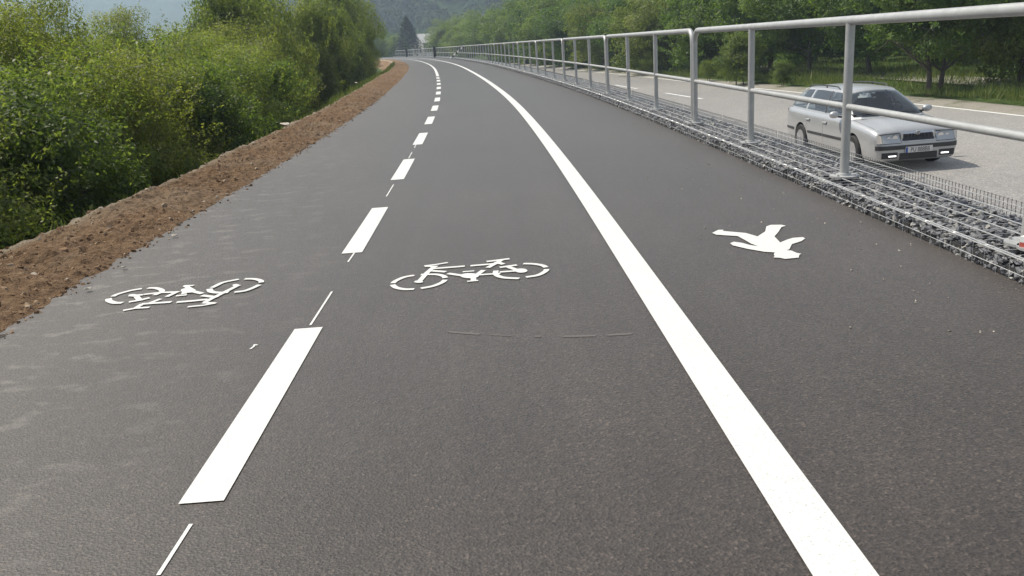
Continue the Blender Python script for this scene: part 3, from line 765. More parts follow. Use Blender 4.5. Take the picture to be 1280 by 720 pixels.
# thicket on the slope left of the soil bank
rg = np.random.default_rng(77); k = 0; cnt = {}
rowsd = [(-6.05, 3.2, 24, 1.45, .95, .0), (-7.6, 2.6, 46, 1.9, 1.12, .1), (-9.8, 4.0, 60, 2.3, 1.3, .3), (-12.6, 6, 70, 2.8, 1.32, .5), (-16.5, 9, 80, 3.4, 1.42, .8)]
for ri, (u0, ya, yb, st, sc, zup) in enumerate(rowsd):
    y = ya
    while y < yb:
        u = u0 + rg.uniform(-.5, .4) - (max(0, y - 16) * .045 if ri < 2 else 0)
        x, yy = off(u, y); z = zt_(u, y); s = sc * rg.uniform(.86, 1.14); s = fit_height(float(x), float(yy), z, s, lambda q: 1.66 * q)
        fresh = rg.random() < .3
        lab = ('olive' if not fresh else 'fresh green') + ' shrub in ' + (['the front row of the thicket beside the soil bank', 'the second row of the left thicket', 'the middle of the left thicket', 'the back of the left thicket', 'the rear edge of the left thicket'][ri])
        cnt[ri] = cnt.get(ri, 0) + 1; lab += f', {ordinal(cnt[ri])} from the camera'
        if ri == 0: lab = ('olive green' if not fresh else 'fresh green') + f' shrub at the soil bank, {ordinal(k + 1)} from the left picture edge'
        place('shrub', lab, 'shrub', 'shrubs of the left thicket', (float(x), float(yy), z), s, rg.uniform(0, 6.28), SH_CR[2] if fresh else SH_CR[(0, 1, 3)[int(rg.integers(3))]], SH_TR[int(rg.integers(3))], 1.75 * s * .95 + (.1 if ri else -.25), 1.0 if ri else .95)
        y += st * rg.uniform(.8, 1.2); k += 1
# tall slim trees closing the thicket where the path bends
tall = [(-8.0, 30, 1.0, 1.5, 3), (-9.2, 36, 1.1, 1.55, 4), (-7.4, 41, .9, 1.5, 4), (-7.6, 48, 1.0, 1.6, 3), (-11.5, 46, 1.2, 1.7, 1), (-7.4, 56, .9, 1.55, 4), (-8.0, 63, 1.25, 1.7, 3), (-7.8, 72, 1.25, 1.7, 3), (-8.2, 82, 1.3, 1.7, 4), (-8.5, 94, 1.2, 1.6, 4), (-14, 60, 1.3, 1.5, 2), (-9, 108, 1.2, 1.4, 3), (-10, 124, 1.2, 1.3, 4), (-10, 140, .9, .9, 0)]
for i, (u, y, s, sz, v) in enumerate(tall):
    x, yy = off(u, y); z = zt_(u, y)
    place('tree', f'tall slender tree at the bend of the path, {ordinal(i + 1)} along the left side', 'tree', 'tall trees on the left where the path bends', (float(x), float(yy), z - .4), s * .55, rg.uniform(0, 6), TR_CR[v], TR_TR[i % 3], 3.4 * sz * s * .55 + .6, sz * 1.15)
# slim tips standing over the thicket
for (px_, dist, ztop, lab) in [(60, 17, 2.55, 'thin upright sapling poking above the thicket at upper left'), (150, 26, 2.75, 'rounded grey green treetop above the thicket, left of centre hill'), (2, 15, 2.2, 'dark leafy treetop at the upper left corner')]:
    d = _X * (px_ - 640) + _Y * (360 - 40) + _f * CF; dh = math.hypot(d.x, d.y); x, y = d.x / dh * dist, d.y / dh * dist
    place('tree', lab, 'tree', None, (x, y, -2.7), .8 if px_ != 60 else .5, 1.0 + px_, SH_CR[3], SH_TR[0], ztop + 2.7 - 1.75 * (.8 if px_ != 60 else .5 * 2.2), 1.0 if px_ != 60 else 2.2)

# trees beyond the road
def road_tree(px_, py_, s, sz, cr, tr, zc, lab, Z=-1.52, name='tree', rz=None):
    x, y = ground(px_, py_, Z)
    return place(name, lab, 'tree', 'trees beyond the road', (x, y, Z - .05), s, rz if rz is not None else px_ * .37, cr, tr, zc, sz)
road_tree(1167, 117, .78, .9, TR_CR[0], TR_FORK, 3.6, 'twin-stemmed walnut tree beside the road behind the car bonnet', rz=0)
road_tree(1013, 95, .85, .9, TR_CR[1], TR_TR[1], 4.0, 'dark tree with forked trunk standing behind the light green bush')
road_tree(1272, 108, .72, .95, TR_CR[4], TR_TR[2], 2.3, 'bright green tree at the right picture edge beyond the road')
road_tree(1087, 97, .8, .9, TR_CR[2], TR_TR[0], 3.3, 'leafy tree directly behind the car roof')
road_tree(962, 93, .95, .95, TR_CR[0], TR_TR[0], 3.5, 'big dark tree behind the light green bush by the road')
lbl = ['large tree along the far road edge, {} left of the light green bush']
yy0 = [(15.6, 52, 1.0, 0), (14.2, 60, .95, 3), (15.0, 67, 1.1, 1), (13.8, 74, .95, 4), (13.8, 82, 1.2, 2), (13.2, 91, 1.25, 3), (14.0, 101, 1.35, 0), (13.6, 112, 1.35, 4), (14.4, 124, 1.4, 1), (13.4, 138, 1.35, 3), (12.8, 152, 1.3, 4), (12.2, 168, 1.2, 3)]
for i, (u, y, s, v) in enumerate(yy0):
    x, yy = off(u, y)
    place('tree', f'broad tree along the far road edge, {ordinal(i + 1)} left of the light green bush', 'tree', 'trees beyond the road', (float(x), float(yy), -1.55), s, i * 1.7, TR_CR[v], TR_TR[i % 3], 3.0 * s, .95 if i < 9 else .85)
back = [(24, 34, 1.0, 1), (25, 44, 1.15, 2), (23, 54, 1.2, 0), (27, 62, 1.2, 3), (22, 70, 1.2, 1), (24, 84, 1.2, 2), (23, 98, 1.2, 0), (22, 116, 1.2, 4), (24, 26, 1.0, 0), (30, 38, 1.1, 3), (31, 52, 1.2, 1), (33, 66, 1.3, 2), (38, 76, 1.4, 0), (30, 80, 1.3, 1), (44, 84, 1.4, 3), (52, 90, 1.5, 2), (36, 92, 1.4, 0), (60, 92, 1.5, 1), (46, 100, 1.5, 2)]
for i, (u, y, s, v) in enumerate(back):
    x, yy = off(u, y)
    place('tree', f'large tree in the back row beyond the road, {ordinal(i + 1)} of the row', 'tree', 'back row trees beyond the road', (float(x), float(yy), -1.55), s, i * 2.3 + 1, TR_CR[v], TR_TR[(i + 1) % 3], 3.1 * s, 1.0)
for (px_, py_, s, lab, cr) in [(926, 103.5, .78, 'light green rounded bush at the road edge behind the railing', 2), (978, 106, .36, 'small pale bush right of the light green bush', 2), (815, 92, .5, 'leafy bush under the trees left of the light green bush', 0), (885, 100, .34, 'low weedy bush at the far road edge', 3)]:
    x, y = ground(px_, py_, -1.52)
    place('bush', lab, 'bush', None, (x, y, -1.57), s, px_, SH_CR[cr], SH_TR[0], 1.5 * s)
# conifer by the house, far trees left of it
def conifer(x, y, z, h, r, lab):
    rg = np.random.default_rng(int(abs(x) * 10)); n = 16000
    t = rg.random(n) ** .8; a = rg.uniform(0, 6.28, n); rr = r * (1 - t) ** .7 * (.55 + .45 * np.abs(np.sin(t * 46 + a * .3))) * rg.uniform(.55, 1.05, n) + .08
    C = np.stack([rr * np.cos(a), rr * np.sin(a), .8 + t * (h - .8) - rr * .25], 1); o = np.stack([np.cos(a), np.sin(a), 0 * a - .3], 1)
    me = quads_mesh('crown', C, unit(rg.normal(0, .5, C.shape) + [0, 0, 1]), o + rg.normal(0, .3, C.shape), rg.uniform(.25, .5, n), rg.uniform(.08, .16, n), rg.random(n), M_leaf_con)
    T = thing('conifer', lab, 'tree', (x, y, z)); obj('crown', me, T); MB().tube([(0, 0, -.2), (0, 0, h * .9)], [.22, .04], 8).build('trunk', M_bark, T)
def far_pt(px_, dist):
    d = _X * (px_ - 640) + _Y * (360 - 60) + _f * CF; dh = math.hypot(d.x, d.y); return d.x / dh * dist, d.y / dh * dist
x, y = far_pt(511, 215); conifer(x, y, -1.3, 10.2, 4.6, 'dark pointed conifer standing left of the grey roofed house')
for i, (px_, dist, s, v) in enumerate([(494, 225, 1.0, 4), (480, 240, 1.2, 1), (468, 200, 1.1, 3), (455, 230, 1.3, 0), (560, 235, 1.5, 3), (574, 215, 1.5, 4), (590, 230, 1.6, 4), (430, 210, 1.2, 4), (610, 240, 1.7, 3)]):
    x, y = far_pt(px_, dist)
    place('tree', f'distant rounded tree around the house, {ordinal(i + 1)} of the far group', 'tree', 'distant trees near the house', (x, y, -1.2), s, i * 1.3, TR_CR[v], TR_TR[i % 3], 3.2 * s, .95)

# ------------------------------------------------------------------ house and small far things
M_wall = plain('pale render', (.50, .47, .42), .9); M_roof = plain('grey tin roof', (.42, .41, .40), .5); M_pane = plain('window glass', (.02, .025, .03), .08)
x, y = far_pt(537, 245)
H = thing('house', 'small house with grey tin roof beside the dark conifer', 'house', (x, y, -1.2), .5)
MB().box(-3.6, 3.6, -4, 4, 0, 3.9).build('wall', M_wall, H)
q = MB(); q.add([(-4, -4.4, 3.85), (4, -4.4, 3.85), (4, 4.4, 3.85), (-4, 4.4, 3.85), (-4, 0, 6.3), (4, 0, 6.3), (-4, -4.4, 3.95), (4, -4.4, 3.95), (4, 4.4, 3.95), (-4, 4.4, 3.95), (-4, 0, 6.42), (4, 0, 6.42)],
           [(6, 7, 11, 10), (8, 9, 10, 11), (0, 4, 5, 1), (2, 5, 4, 3), (0, 1, 7, 6), (2, 3, 9, 8), (0, 6, 10, 4), (3, 4, 10, 9), (1, 5, 11, 7), (2, 8, 11, 5)])
rf = q.build('roof', M_roof, H); MB().box(.9, 1.4, .4, .9, 5.6, 7.1).build('chimney', M_wall, rf)
MB().add([(-3.6, -4, 3.9), (-3.6, 4, 3.9), (-3.6, 0, 6.25)], [(0, 1, 2)]).add([(3.6, -4, 3.9), (3.6, 4, 3.9), (3.6, 0, 6.25)], [(0, 1, 2)]).build('gable', M_wall, H)
for (a, b, c, d, f) in [(-2.4, -1.3, 1.2, 2.7, 0), (.9, 2.0, 1.2, 2.7, 0), (-2.6, -1.4, 1.3, 2.8, 1), (1.4, 2.6, 1.3, 2.8, 1)]:
    if f == 0: wn = MB().box(a, b, -4.06, -3.98, c, d).build('window', M_whitep, H); MB().box(a + .1, b - .1, -4.08, -4.061, c + .1, d - .1).build('pane', M_pane, wn)
    else: wn = MB().box(-3.66, -3.58, a, b, c, d).build('window', M_whitep, H); MB().box(-3.68, -3.661, a + .1, b - .1, c + .1, d - .1).build('pane', M_pane, wn)
x, y = far_pt(533, 150)
Fn = thing('picket_fence', 'short white picket fence in front of the far house', 'fence', (x, y, -1.25), .1)
for i in range(12): MB().box(-1.4 + i * .24, -1.26 + i * .24, -.02, .02, .05, 1.75).build('picket', M_whitep, Fn)
for zz in (.5, 1.4): MB().box(-1.45, 1.45, .021, .06, zz, zz + .09).build('rail', M_whitep, Fn)
a = ground(985, 67, -1.15); b_ = ground(1042, 65, -1.15)
gw = thing('garden_wall', 'low pale garden wall glimpsed through the trees', 'wall', (a[0], a[1], -1.25), math.atan2(b_[1] - a[1], b_[0] - a[0]))
l_ = math.hypot(b_[0] - a[0], b_[1] - a[1]); MB().box(0, l_, -.12, .12, -.2, .5).build('wall', M_wall, gw); MB().box(-.05, l_ + .05, -.17, .17, .501, .56).build('coping', M_whitep, gw)
lane = strip('side_lane', np.linspace(17.4, 19.8, 5), lambda U, Y: -1.40 + 0 * U, rows(10, 90, 2), M_gravel)
tag(lane, 'pale lane in the shade behind the roadside trees', None, None, 'structure')

# ------------------------------------------------------------------ grass
def grass(name, label, u, y, h, rg, material=M_grass, zfun=None):
    X, Y = off(u, y); Z = (zfun or (lambda a, b: tz(a[None], b[None])[0]))(u, y); n = len(u)
    D = unit(rg.normal(0, .35, (n, 3)) + [0, 0, 1]); Nn = unit(np.stack([rg.normal(size=n), rg.normal(size=n), 0 * u + .1], 1))
    Cc = np.stack([X, Y, Z + h * .45], 1)
    return tag(obj(name, quads_mesh(name, Cc, Nn, D, h, rg.uniform(.006, .016, n) + h * .02, rg.random(n), material)), label, 'grass', None, 'stuff')
rg = np.random.default_rng(91); n = 60000
gyv = 14 + 75 * rg.random(n) ** 1.3; gu = 12.5 + rw(gyv) + 12 * rg.random(n) ** 1.7
grass('verge_grass', 'uneven grass verge beyond the road under the trees', gu, gyv, rg.uniform(.12, .34, n) * (1 + .8 * (vnoise(gu * .8, gyv * .8, 4) > .6)), rg)
n = 20000; gyv = 20 + 62 * rg.random(n); gu = bank_out(gyv) + .12 - 2.6 * rg.random(n)
grass('bank_grass', 'bright grass strip between far soil bank and the thicket', gu, gyv, rg.uniform(.12, .32, n), rg, M_grass, lambda a, b: bank_z(a, b) - .03)
n = 2600; gyv = 3 + 24 * rg.random(n); gyv = gyv + .2 * np.round(rg.normal(size=n)); gu = bank_out(gyv) - .04 - .3 * rg.random(n)
sel = vnoise(gyv * 1.6, gyv * 0, 8) > .56
grass('rim_grass', 'sparse tufts of grass on the outer rim of the soil bank', gu[sel], gyv[sel], rg.uniform(.05, .18, sel.sum()), rg, M_grass, lambda a, b: bank_z(a, b) - .02)

# ------------------------------------------------------------------ the silver estate car
def car_paint():
    M, t, b = mat('silver car paint')
    co = N(t, 'ShaderNodeTexCoord').outputs['Object']
    n = noise(t, co, 900, 2, .5); n2 = noise(t, co, 2.5, 4)
    t.links.new(ramp(t, n, [(.3, (.40, .405, .41)), (.7, (.52, .525, .525))]).outputs[0], b.inputs['Base Color'])
    t.links.new(ramp(t, n2, [(.3, (.28,) * 3), (.7, (.40,) * 3)]).outputs[0], b.inputs['Roughness'])
    b.inputs['Metallic'].default_value = .42; b.inputs['Coat Weight'].default_value = .5; b.inputs['Coat Roughness'].default_value = .12
    return M
M_car = car_paint()
M_cglass = bpy.data.materials.new('tinted car glass'); M_cglass.use_nodes = True
_t = M_cglass.node_tree; _t.nodes.clear()
_tr = N(_t, 'ShaderNodeBsdfTransparent'); _tr.inputs[0].default_value = (.62, .68, .66, 1)
_gl = N(_t, 'ShaderNodeBsdfGlossy'); _gl.inputs['Roughness'].default_value = .02; _gl.inputs[0].default_value = (1, 1, 1, 1)
_fr = N(_t, 'ShaderNodeFresnel'); _fr.inputs[0].default_value = 1.75
_mx = N(_t, 'ShaderNodeMixShader'); _o = N(_t, 'ShaderNodeOutputMaterial')
_t.links.new(_fr.outputs[0], _mx.inputs[0]); _t.links.new(_tr.outputs[0], _mx.inputs[1]); _t.links.new(_gl.outputs[0], _mx.inputs[2]); _t.links.new(_mx.outputs[0], _o.inputs[0])
M_seat = plain('dark seat cloth', (.045, .045, .05), .9)
M_trim = plain('dark grey trim', (.035, .035, .037), .5)
M_seam = plain('panel gap', (.02, .02, .02), .8)
M_chrome = plain('bright chrome', (.75, .75, .76), .15, 1)
M_lens = plain('headlight lens', (.46, .48, .49), .08, .25, .8, .8)
M_amber = plain('clear indicator lens', (.62, .56, .48), .2, .1, .6, .4)
M_alloy = plain('silver wheel', (.50, .50, .51), .35, .7)
def emis(name, col, s):
    M, t, b = mat(name); b.inputs['Base Color'].default_value = (*col, 1); b.inputs['Emission Color'].default_value = (*col, 1); b.inputs['Emission Strength'].default_value = s; return M
M_drl = emis('daytime running light', (1, 1, 1), 1.5)

car_d = .05
CAR = thing('car', 'silver estate car with roof rails driving on the road behind the railing', 'car', (7.66, 17.85, roadz(6.3)), math.pi + car_d)
ST = [  # y, half width, top centre, top edge, bottom
    (2.245, .60, .52, .50, .27), (2.235, .68, .56, .53, .23), (2.20, .745, .60, .57, .20), (2.165, .772, .655, .62, .19), (2.145, .785, .725, .685, .185), (2.10, .80, .775, .725, .18), (1.98, .825, .82, .76, .18), (1.7, .845, .875, .805, .18), (1.4, .858, .915, .84, .18),
    (1.12, .863, .935, .875, .18), (.8, .866, .945, .90, .18), (.2, .868, .95, .915, .18), (-.6, .868, .955, .925, .18), (-1.3, .862, .96, .935, .19), (-1.75, .848, .965, .94, .21),
    (-2.0, .825, .965, .94, .24), (-2.13, .79, .95, .93, .26), (-2.2, .74, .90, .88, .28), (-2.235, .66, .80, .78, .30), (-2.25, .58, .66, .64, .33)]
def section(w, zt, ze, zb):
    z = lambda t: zb + t * (ze - zb)
    half = [(0, zb), (.6 * w, zb), (.86 * w, z(.015)), (.945 * w, z(.07)), (.975 * w, z(.2)), (.992 * w, z(.38)), (w, z(.55)), (.998 * w, z(.7)), (.985 * w, z(.86)), (.965 * w, z(.945)), (.93 * w, z(1.0)),
            (.86 * w, ze + (zt - ze) * .28), (.70 * w, ze + (zt - ze) * .55), (.52 * w, ze + (zt - ze) * .74), (.46 * w, ze + (zt - ze) * .97), (.30 * w, ze + (zt - ze) * .96), (0, zt)]
    return half + [(-x, zz) for x, zz in half[-2:0:-1]]
def loft(stations):
    rings = [[(x, y, z) for x, z in section(w_, a, b, c)] for (y, w_, a, b, c) in stations]; n = len(rings[0]); mb = MB()
    vs = [p for r in rings for p in r]
    fs = [(i * n + j, i * n + (j + 1) % n, (i + 1) * n + (j + 1) % n, (i + 1) * n + j) for i in range(len(rings) - 1) for j in range(n)]
    fs += [tuple(range(n)), tuple((len(rings) - 1) * n + j for j in range(n))[::-1]]
    return mb.add(vs, fs)
# densify the stations so that the arches cut cleanly
ys_ = sorted(set([s[0] for s in ST] + list(np.linspace(-2.1, 2.1, 43))), reverse=True)
sa = np.array(ST)[::-1]
ST2 = [(y, *[float(np.interp(y, sa[:, 0], sa[:, c])) for c in range(1, 5)]) for y in ys_]
body_me = loft(ST2).mesh('body', M_car, 35)
YF, YR, WR = 1.345, -1.167, .312
body = obj('body', body_me, CAR)
cut = MB()
for y in (YF, YR):
    for sx in (-1, 1): cut.lathe([(.362, sx * .56), (.362, sx * .95)], 36, 'x', (0, y, WR))
cuto = obj('cutter', cut.mesh('cutter')); cuto.parent = CAR
bm_ = body.modifiers.new('arch', 'BOOLEAN'); bm_.operation = 'DIFFERENCE'; bm_.object = cuto; bm_.solver = 'EXACT'
dg = bpy.context.evaluated_depsgraph_get(); new = bpy.data.meshes.new_from_object(body.evaluated_get(dg)); body.modifiers.clear()
if len(new.polygons) > 100: body.data = new
bpy.data.objects.remove(cuto)
try: body.data.set_sharp_from_angle(angle=R(35))
except Exception: pass
body['label'] = 'silver lower body with bonnet and doors'

# greenhouse: belt line to roof
GS = [  # y at belt, half width belt, z belt ; y roof, half width roof, z roof
    (1.17, .60, .935), (1.02, .735, .925), (.75, .775, .915), (.2, .79, .92), (-.7, .79, .93), (-1.4, .78, .94), (-1.9, .755, .95), (-2.10, .70, .95), (-2.14, .55, .955)]
GR = [(.34, .41, 1.385), (.28, .495, 1.385), (.18, .525, 1.395), (.0, .54, 1.405), (-.7, .545, 1.415), (-1.4, .53, 1.395), (-1.70, .515, 1.37), (-1.78, .49, 1.355), (-1.80, .42, 1.355)]
def gpt(i, t, side, bulge=.025):
    """point on the glasshouse between belt (t=0) and roof edge (t=1), i may be fractional"""
    k = np.arange(len(GS)); a = [np.interp(i, k, [g[c] for g in GS]) for c in range(3)]; b = [np.interp(i, k, [g[c] for g in GR]) for c in range(3)]
    y = a[0] + (b[0] - a[0]) * t; x = a[1] + (b[1] - a[1]) * t + bulge * math.sin(math.pi * t); z = a[2] + (b[2] - a[2]) * t
    return Vector((side * x, y, z))
ni = np.linspace(0, len(GS) - 1, 97); tt = np.concatenate([[-.06], np.linspace(.02, .98, 16), [1.0]])
gh = MB()
for side in (-1, 1): gh.grid([[gpt(i, t, side) for t in tt] for i in ni])
for idx in (0, len(GS) - 1):
    gh.grid([[Vector((gpt(idx, t, 1).x * s, gpt(idx, t, 1).y + (.05 if idx == 0 else -.03) * (1 - s * s), gpt(idx, t, 1).z + max(0, t) * .045 * max(0, 1 - s * s) ** .8)) for t in tt] for s in np.linspace(-1, 1, 25)])
gh.grid([[Vector((gpt(i, 1, 1).x * s, gpt(i, 1, 1).y + (.05 if i < .5 else -.03 if i > 7.5 else 0) * (1 - s * s), gpt(i, 1, 1).z + .045 * (1 - s * s) ** .8)) for s in np.linspace(-1, 1, 15)] for i in ni])
# leave the openings of the windows free
def y2i(y): return float(np.interp(-y, [-g[0] for g in GS], np.arange(len(GS))))
def open_face(q):
    c = sum((Vector(gh.v[i]) for i in q), Vector()) / len(q)
    if c.z < .985 or c.z > 1.365: return False
    if c.y > .98 - (c.z - .95) * 1.25 and abs(c.x) < .70 - (c.z - .95) * .55: return True            # windscreen
    if c.y < -1.72 and abs(c.x) < .62: return True                                                   # tailgate
    fy = c.y + (c.z - .95) * (.9 if c.y > .3 else 0)
    if abs(c.x) > .4:
        if -.02 < c.y and c.y < .86 - (c.z - .95) * 1.3: return True
        if -1.02 < c.y < -.09: return True
        if -1.88 + (c.z - .95) * .55 < c.y < -1.12: return True
    return False
gh.f = [q for q in gh.f if not open_face(q)]
gme = gh.mesh('cabin', M_car, 50)
bm = bmesh.new(); bm.from_mesh(gme); bmesh.ops.remove_doubles(bm, verts=bm.verts[:], dist=.0015); bmesh.ops.recalc_face_normals(bm, faces=bm.faces[:]); bm.to_mesh(gme); bm.free()
gme.polygons.foreach_set('use_smooth', [True] * len(gme.polygons))
cabin = obj('cabin', gme, CAR); cabin['label'] = 'silver roof and pillars'
def side_pane(i0, i1, t0, t1, side, slant0=0, slant1=0, out=.005):
    P = []
    for a in np.linspace(0, 1, 9):
        row = []
        for t in np.linspace(t0, t1, 6):
            u_ = (t - t0) / (t1 - t0); i = (i0 + slant0 * u_) * (1 - a) + (i1 + slant1 * u_) * a
            p = gpt(i, t, side); row.append(p + Vector((side * out, 0, out * .4)))
        P.append(row)
    return MB().grid(P)
def y2i(y): return float(np.interp(-y, [-g[0] for g in GS], np.arange(len(GS))))
for side in (-1, 1):
    for (a, b, s0, s1) in [(.93, -.02, 0.35, 0), (-.09, -1.02, 0, 0), (-1.12, -1.98, 0, -.25)]:
        sw = side_pane(y2i(a), y2i(b), .08, .90, side, s0, s1).build('side_window', M_cglass, CAR, 60)
    # black pillar strip between the doors
    side_pane(y2i(-.02), y2i(-.09), .05, .93, side, 0, 0, .004).build('pillar_trim', M_trim, CAR)
def end_pane(idx, t0, t1, m, out):
    P = []
    for s in np.linspace(-m, m, 13):
        row = []
        for t in np.linspace(t0, t1, 7):
            p = gpt(idx, t, 1); dy = .05 if idx == 0 else -.03
            row.append(Vector((p.x * s, p.y + dy * (1 - s * s) + out, p.z + .005)))
        P.append(row)
    return MB().grid(P)
# windscreen wraps to the pillars
P = []
for s in np.linspace(-1.0, 1.0, 21):
    row = []
    for t in np.linspace(.02, .93, 9):
        a = abs(s); i = 0 if a < .84 else (a - .84) / .16 * .72; p = gpt(i, t, 1); q = min(1, a / .84)
        row.append(Vector(((p.x * q if a < .84 else p.x) * (1 if s >= 0 else -1), p.y + .05 * (1 - q * q) + .009, p.z + .007 + .045 * t * max(0, 1 - q * q) ** .8)))
    P.append(row)
ws = MB().grid(P).build('windscreen', M_cglass, CAR, 60)
for (x0, x1) in ((-.05, .55), (-.60, -.08)):
    MB().tube([(x0, 1.20, .955), ((x0 + x1) / 2, 1.17, .985), (x1, 1.12, 1.0)], .008, 5).build('wiper', M_black, CAR)
end_pane(8, .12, .9, .93, -.006).build('rear_window', M_cglass, CAR, 60)
for sx in (-.36, .36):
    MB().add([(sx - .24, .12, .94), (sx + .24, .12, .94), (sx + .22, .02, 1.18), (sx - .22, .02, 1.18), (sx - .24, -.02, .94), (sx + .24, -.02, .94), (sx + .22, -.08, 1.18), (sx - .22, -.08, 1.18)], [(0, 1, 2, 3), (5, 4, 7, 6), (0, 3, 7, 4), (1, 5, 6, 2), (3, 2, 6, 7)]).build('seat', M_seat, CAR)
    MB().lathe([(.001, -.05), (.09, -.045), (.11, 0), (.09, .045), (.001, .05)], 14, 'y', (sx, -.03, 1.25)).build('headrest', M_seat, CAR, 60)
MB().box(-.62, .62, -.98, -.86, .95, 1.12).build('rear_seat', M_seat, CAR)
MB().box(-.70, .70, .72, 1.05, .935, .99).build('dashboard', M_trim, CAR)
MB().tube([(-.36 + .17 * math.cos(a), .58 + .05 * math.sin(a), .99 + .15 * math.sin(a)) for a in np.linspace(0, 2 * math.pi, 20)], .013, 6).build('steering_wheel', M_black, CAR)
MB().box(-.11, .11, .56, .585, 1.27, 1.33).build('inner_mirror', M_black, CAR)
# roof rails
for side in (-1, 1):
    mb = MB(); pts = [gpt(y2i(yy), 1, side, 0) + Vector((-side * .035, 0, .055)) for yy in np.linspace(.05, -1.55, 8)]
    pts = [pts[0] + Vector((0, .12, -.05))] + pts + [pts[-1] + Vector((0, -.12, -.05))]
    mb.tube(pts, .014, 8); mb.tube([pts[4] - Vector((0, 0, .06)), pts[4]], .014, 6)
    mb.build('roof_rail', M_trim, CAR, 50)
# front: grille, lights, bumper
def front_surf(x, z, out=.004):
    """point on the nose at (x, z): follow the lofted plan and profile"""
    best = None
    for (y, w_, zt, ze, zb) in ST[:9]:
        if z > zt + 1e-6: continue
        if abs(x) > w_ * .98: continue
        best = y; break
    return best
def nose_y(x, z):
    ys = np.array([s[0] for s in ST[:10]]); W_ = np.array([s[1] for s in ST[:10]]); T_ = np.array([s[2] for s in ST[:10]]) - .03
    yw = np.interp(abs(x), W_, ys); yt = np.interp(z, T_, ys)
    return float(min(yw, yt))
def nose_patch(outline, out, mat_, name, thick=.02, parent=CAR, sx=1):
    """outline: (x,z) polygon in front view, pressed onto the nose"""
    mb = MB(); F_ = []; B_ = []
    for (x, z) in outline:
        y = nose_y(x, z); F_.append((sx * x, y + out, z)); B_.append((sx * x, y + out - thick, z))
    n = len(F_); mb.add(F_ + B_, [tuple(range(n)), tuple(range(n, 2 * n))[::-1]] + [(i, (i + 1) % n, n + (i + 1) % n, n + i) for i in range(n)])
    return mb.build(name, mat_, parent)
def strip_patch(xs, zb, zt, out, mat_, name, parent=CAR, thick=.03):
    P = []
    for x in xs:
        y0 = nose_y(x, zb(x)); y1 = nose_y(x, zt(x)); ym = max(y0, y1)
        P.append([(x, ym - thick, zb(x)), (x, y0 + out, zb(x)), (x, y1 + out, zt(x)), (x, ym - thick - .02, zt(x))])
    return MB().grid(P).build(name, mat_, parent, 30)
xs = np.linspace(-.30, .30, 9)
gr = strip_patch(xs, lambda x: .558, lambda x: .692, .028, M_black, 'grille')
for k_ in range(9): 
    x = -.26 + k_ * .065; MB().box(x - .004, x + .004, nose_y(0, .6) + .0, nose_y(0, .6) + .034, .57, .68).build('grille_bar', M_trim, gr)
strip_patch(np.linspace(-.325, .325, 11), lambda x: .690, lambda x: .722, .038, M_chrome, 'grille_frame')
strip_patch(np.linspace(-.325, .325, 11), lambda x: .548, lambda x: .567, .034, M_car, 'grille_frame')
for sx in (-1, 1):
    MB().box(min(sx * .29, sx * .33), max(sx * .29, sx * .33), nose_y(.3, .6) - .02, nose_y(.3, .6) + .03, .55, .71).build('grille_frame', M_car, CAR)
    strip_patch(sx * np.linspace(.338, .735, 10), lambda x: .522 + .01 * abs(x), lambda x: .722 - .04 * (abs(x) - .3), .010, M_trim, 'headlight_frame')
    xs = sx * np.linspace(.35, .69, 9)
    hl = strip_patch(xs, lambda x: .532 + .01 * abs(x), lambda x: .712 - .04 * (abs(x) - .3), .018, M_lens, 'headlight')
    MB().lathe([(.001, nose_y(.44, .6) + .022), (.054, nose_y(.44, .6) + .022), (.058, nose_y(.44, .6) + .010)], 20, 'y', (sx * .44, 0, .622)).build('reflector', M_chrome, hl, 40)
    MB().lathe([(.001, nose_y(.56, .6) + .018), (.036, nose_y(.56, .6) + .018), (.040, nose_y(.56, .6) + .008)], 20, 'y', (sx * .56, 0, .622)).build('reflector', M_chrome, hl, 40)
    xs = sx * np.linspace(.695, .775, 4)
    strip_patch(xs, lambda x: .540, lambda x: .695 - .1 * (abs(x) - .7), .017, M_amber, 'indicator')
bumper = strip_patch(np.concatenate([-np.array([.79, .77, .74, .68, .58]), np.linspace(-.45, .45, 7), [.58, .68, .74, .77, .79]]), lambda x: .415, lambda x: .492, .022, M_trim, 'bumper_strip')
low = strip_patch(np.linspace(-.36, .36, 9), lambda x: .225, lambda x: .345, .014, M_black, 'lower_intake')
for sx in (-1, 1):
    xs = sx * np.linspace(.40, .70, 6)
    fs_ = strip_patch(xs, lambda x: .255, lambda x: .365, .012, M_black, 'fog_slot')
    strip_patch(sx * np.linspace(.43, .58, 4), lambda x: .288, lambda x: .312, .022, M_drl, 'running_light')
# number plate
yp = nose_y(0, .4) + .03
plate = MB().box(-.26, .26, yp - .02, yp, .350, .460).build('number_plate', plain('plate white', (.62, .62, .60), .4), CAR)
MB().box(.218, .256, yp, yp + .0015, .35, .45).build('plate_band', plain('plate blue', (.03, .08, .35), .4), plate)
cu_ = bpy.data.curves.new('plate_text', 'FONT'); cu_.body = 'PU 888BB'; cu_.size = .118; cu_.align_x = 'CENTER'; cu_.align_y = 'CENTER'; cu_.space_character = .98
to = bpy.data.objects.new('plate_text', cu_); COL.objects.link(to); bpy.context.view_layer.update()
tme = bpy.data.meshes.new_from_object(to.evaluated_get(bpy.context.evaluated_depsgraph_get())); bpy.data.objects.remove(to)
tme.materials.clear(); tme.materials.append(M_black)
tx = obj('plate_text', tme, plate, (-.02, yp + .002, .398)); tx.rotation_euler = (math.pi / 2, 0, math.pi); tx.scale = (.78, 1, 1)
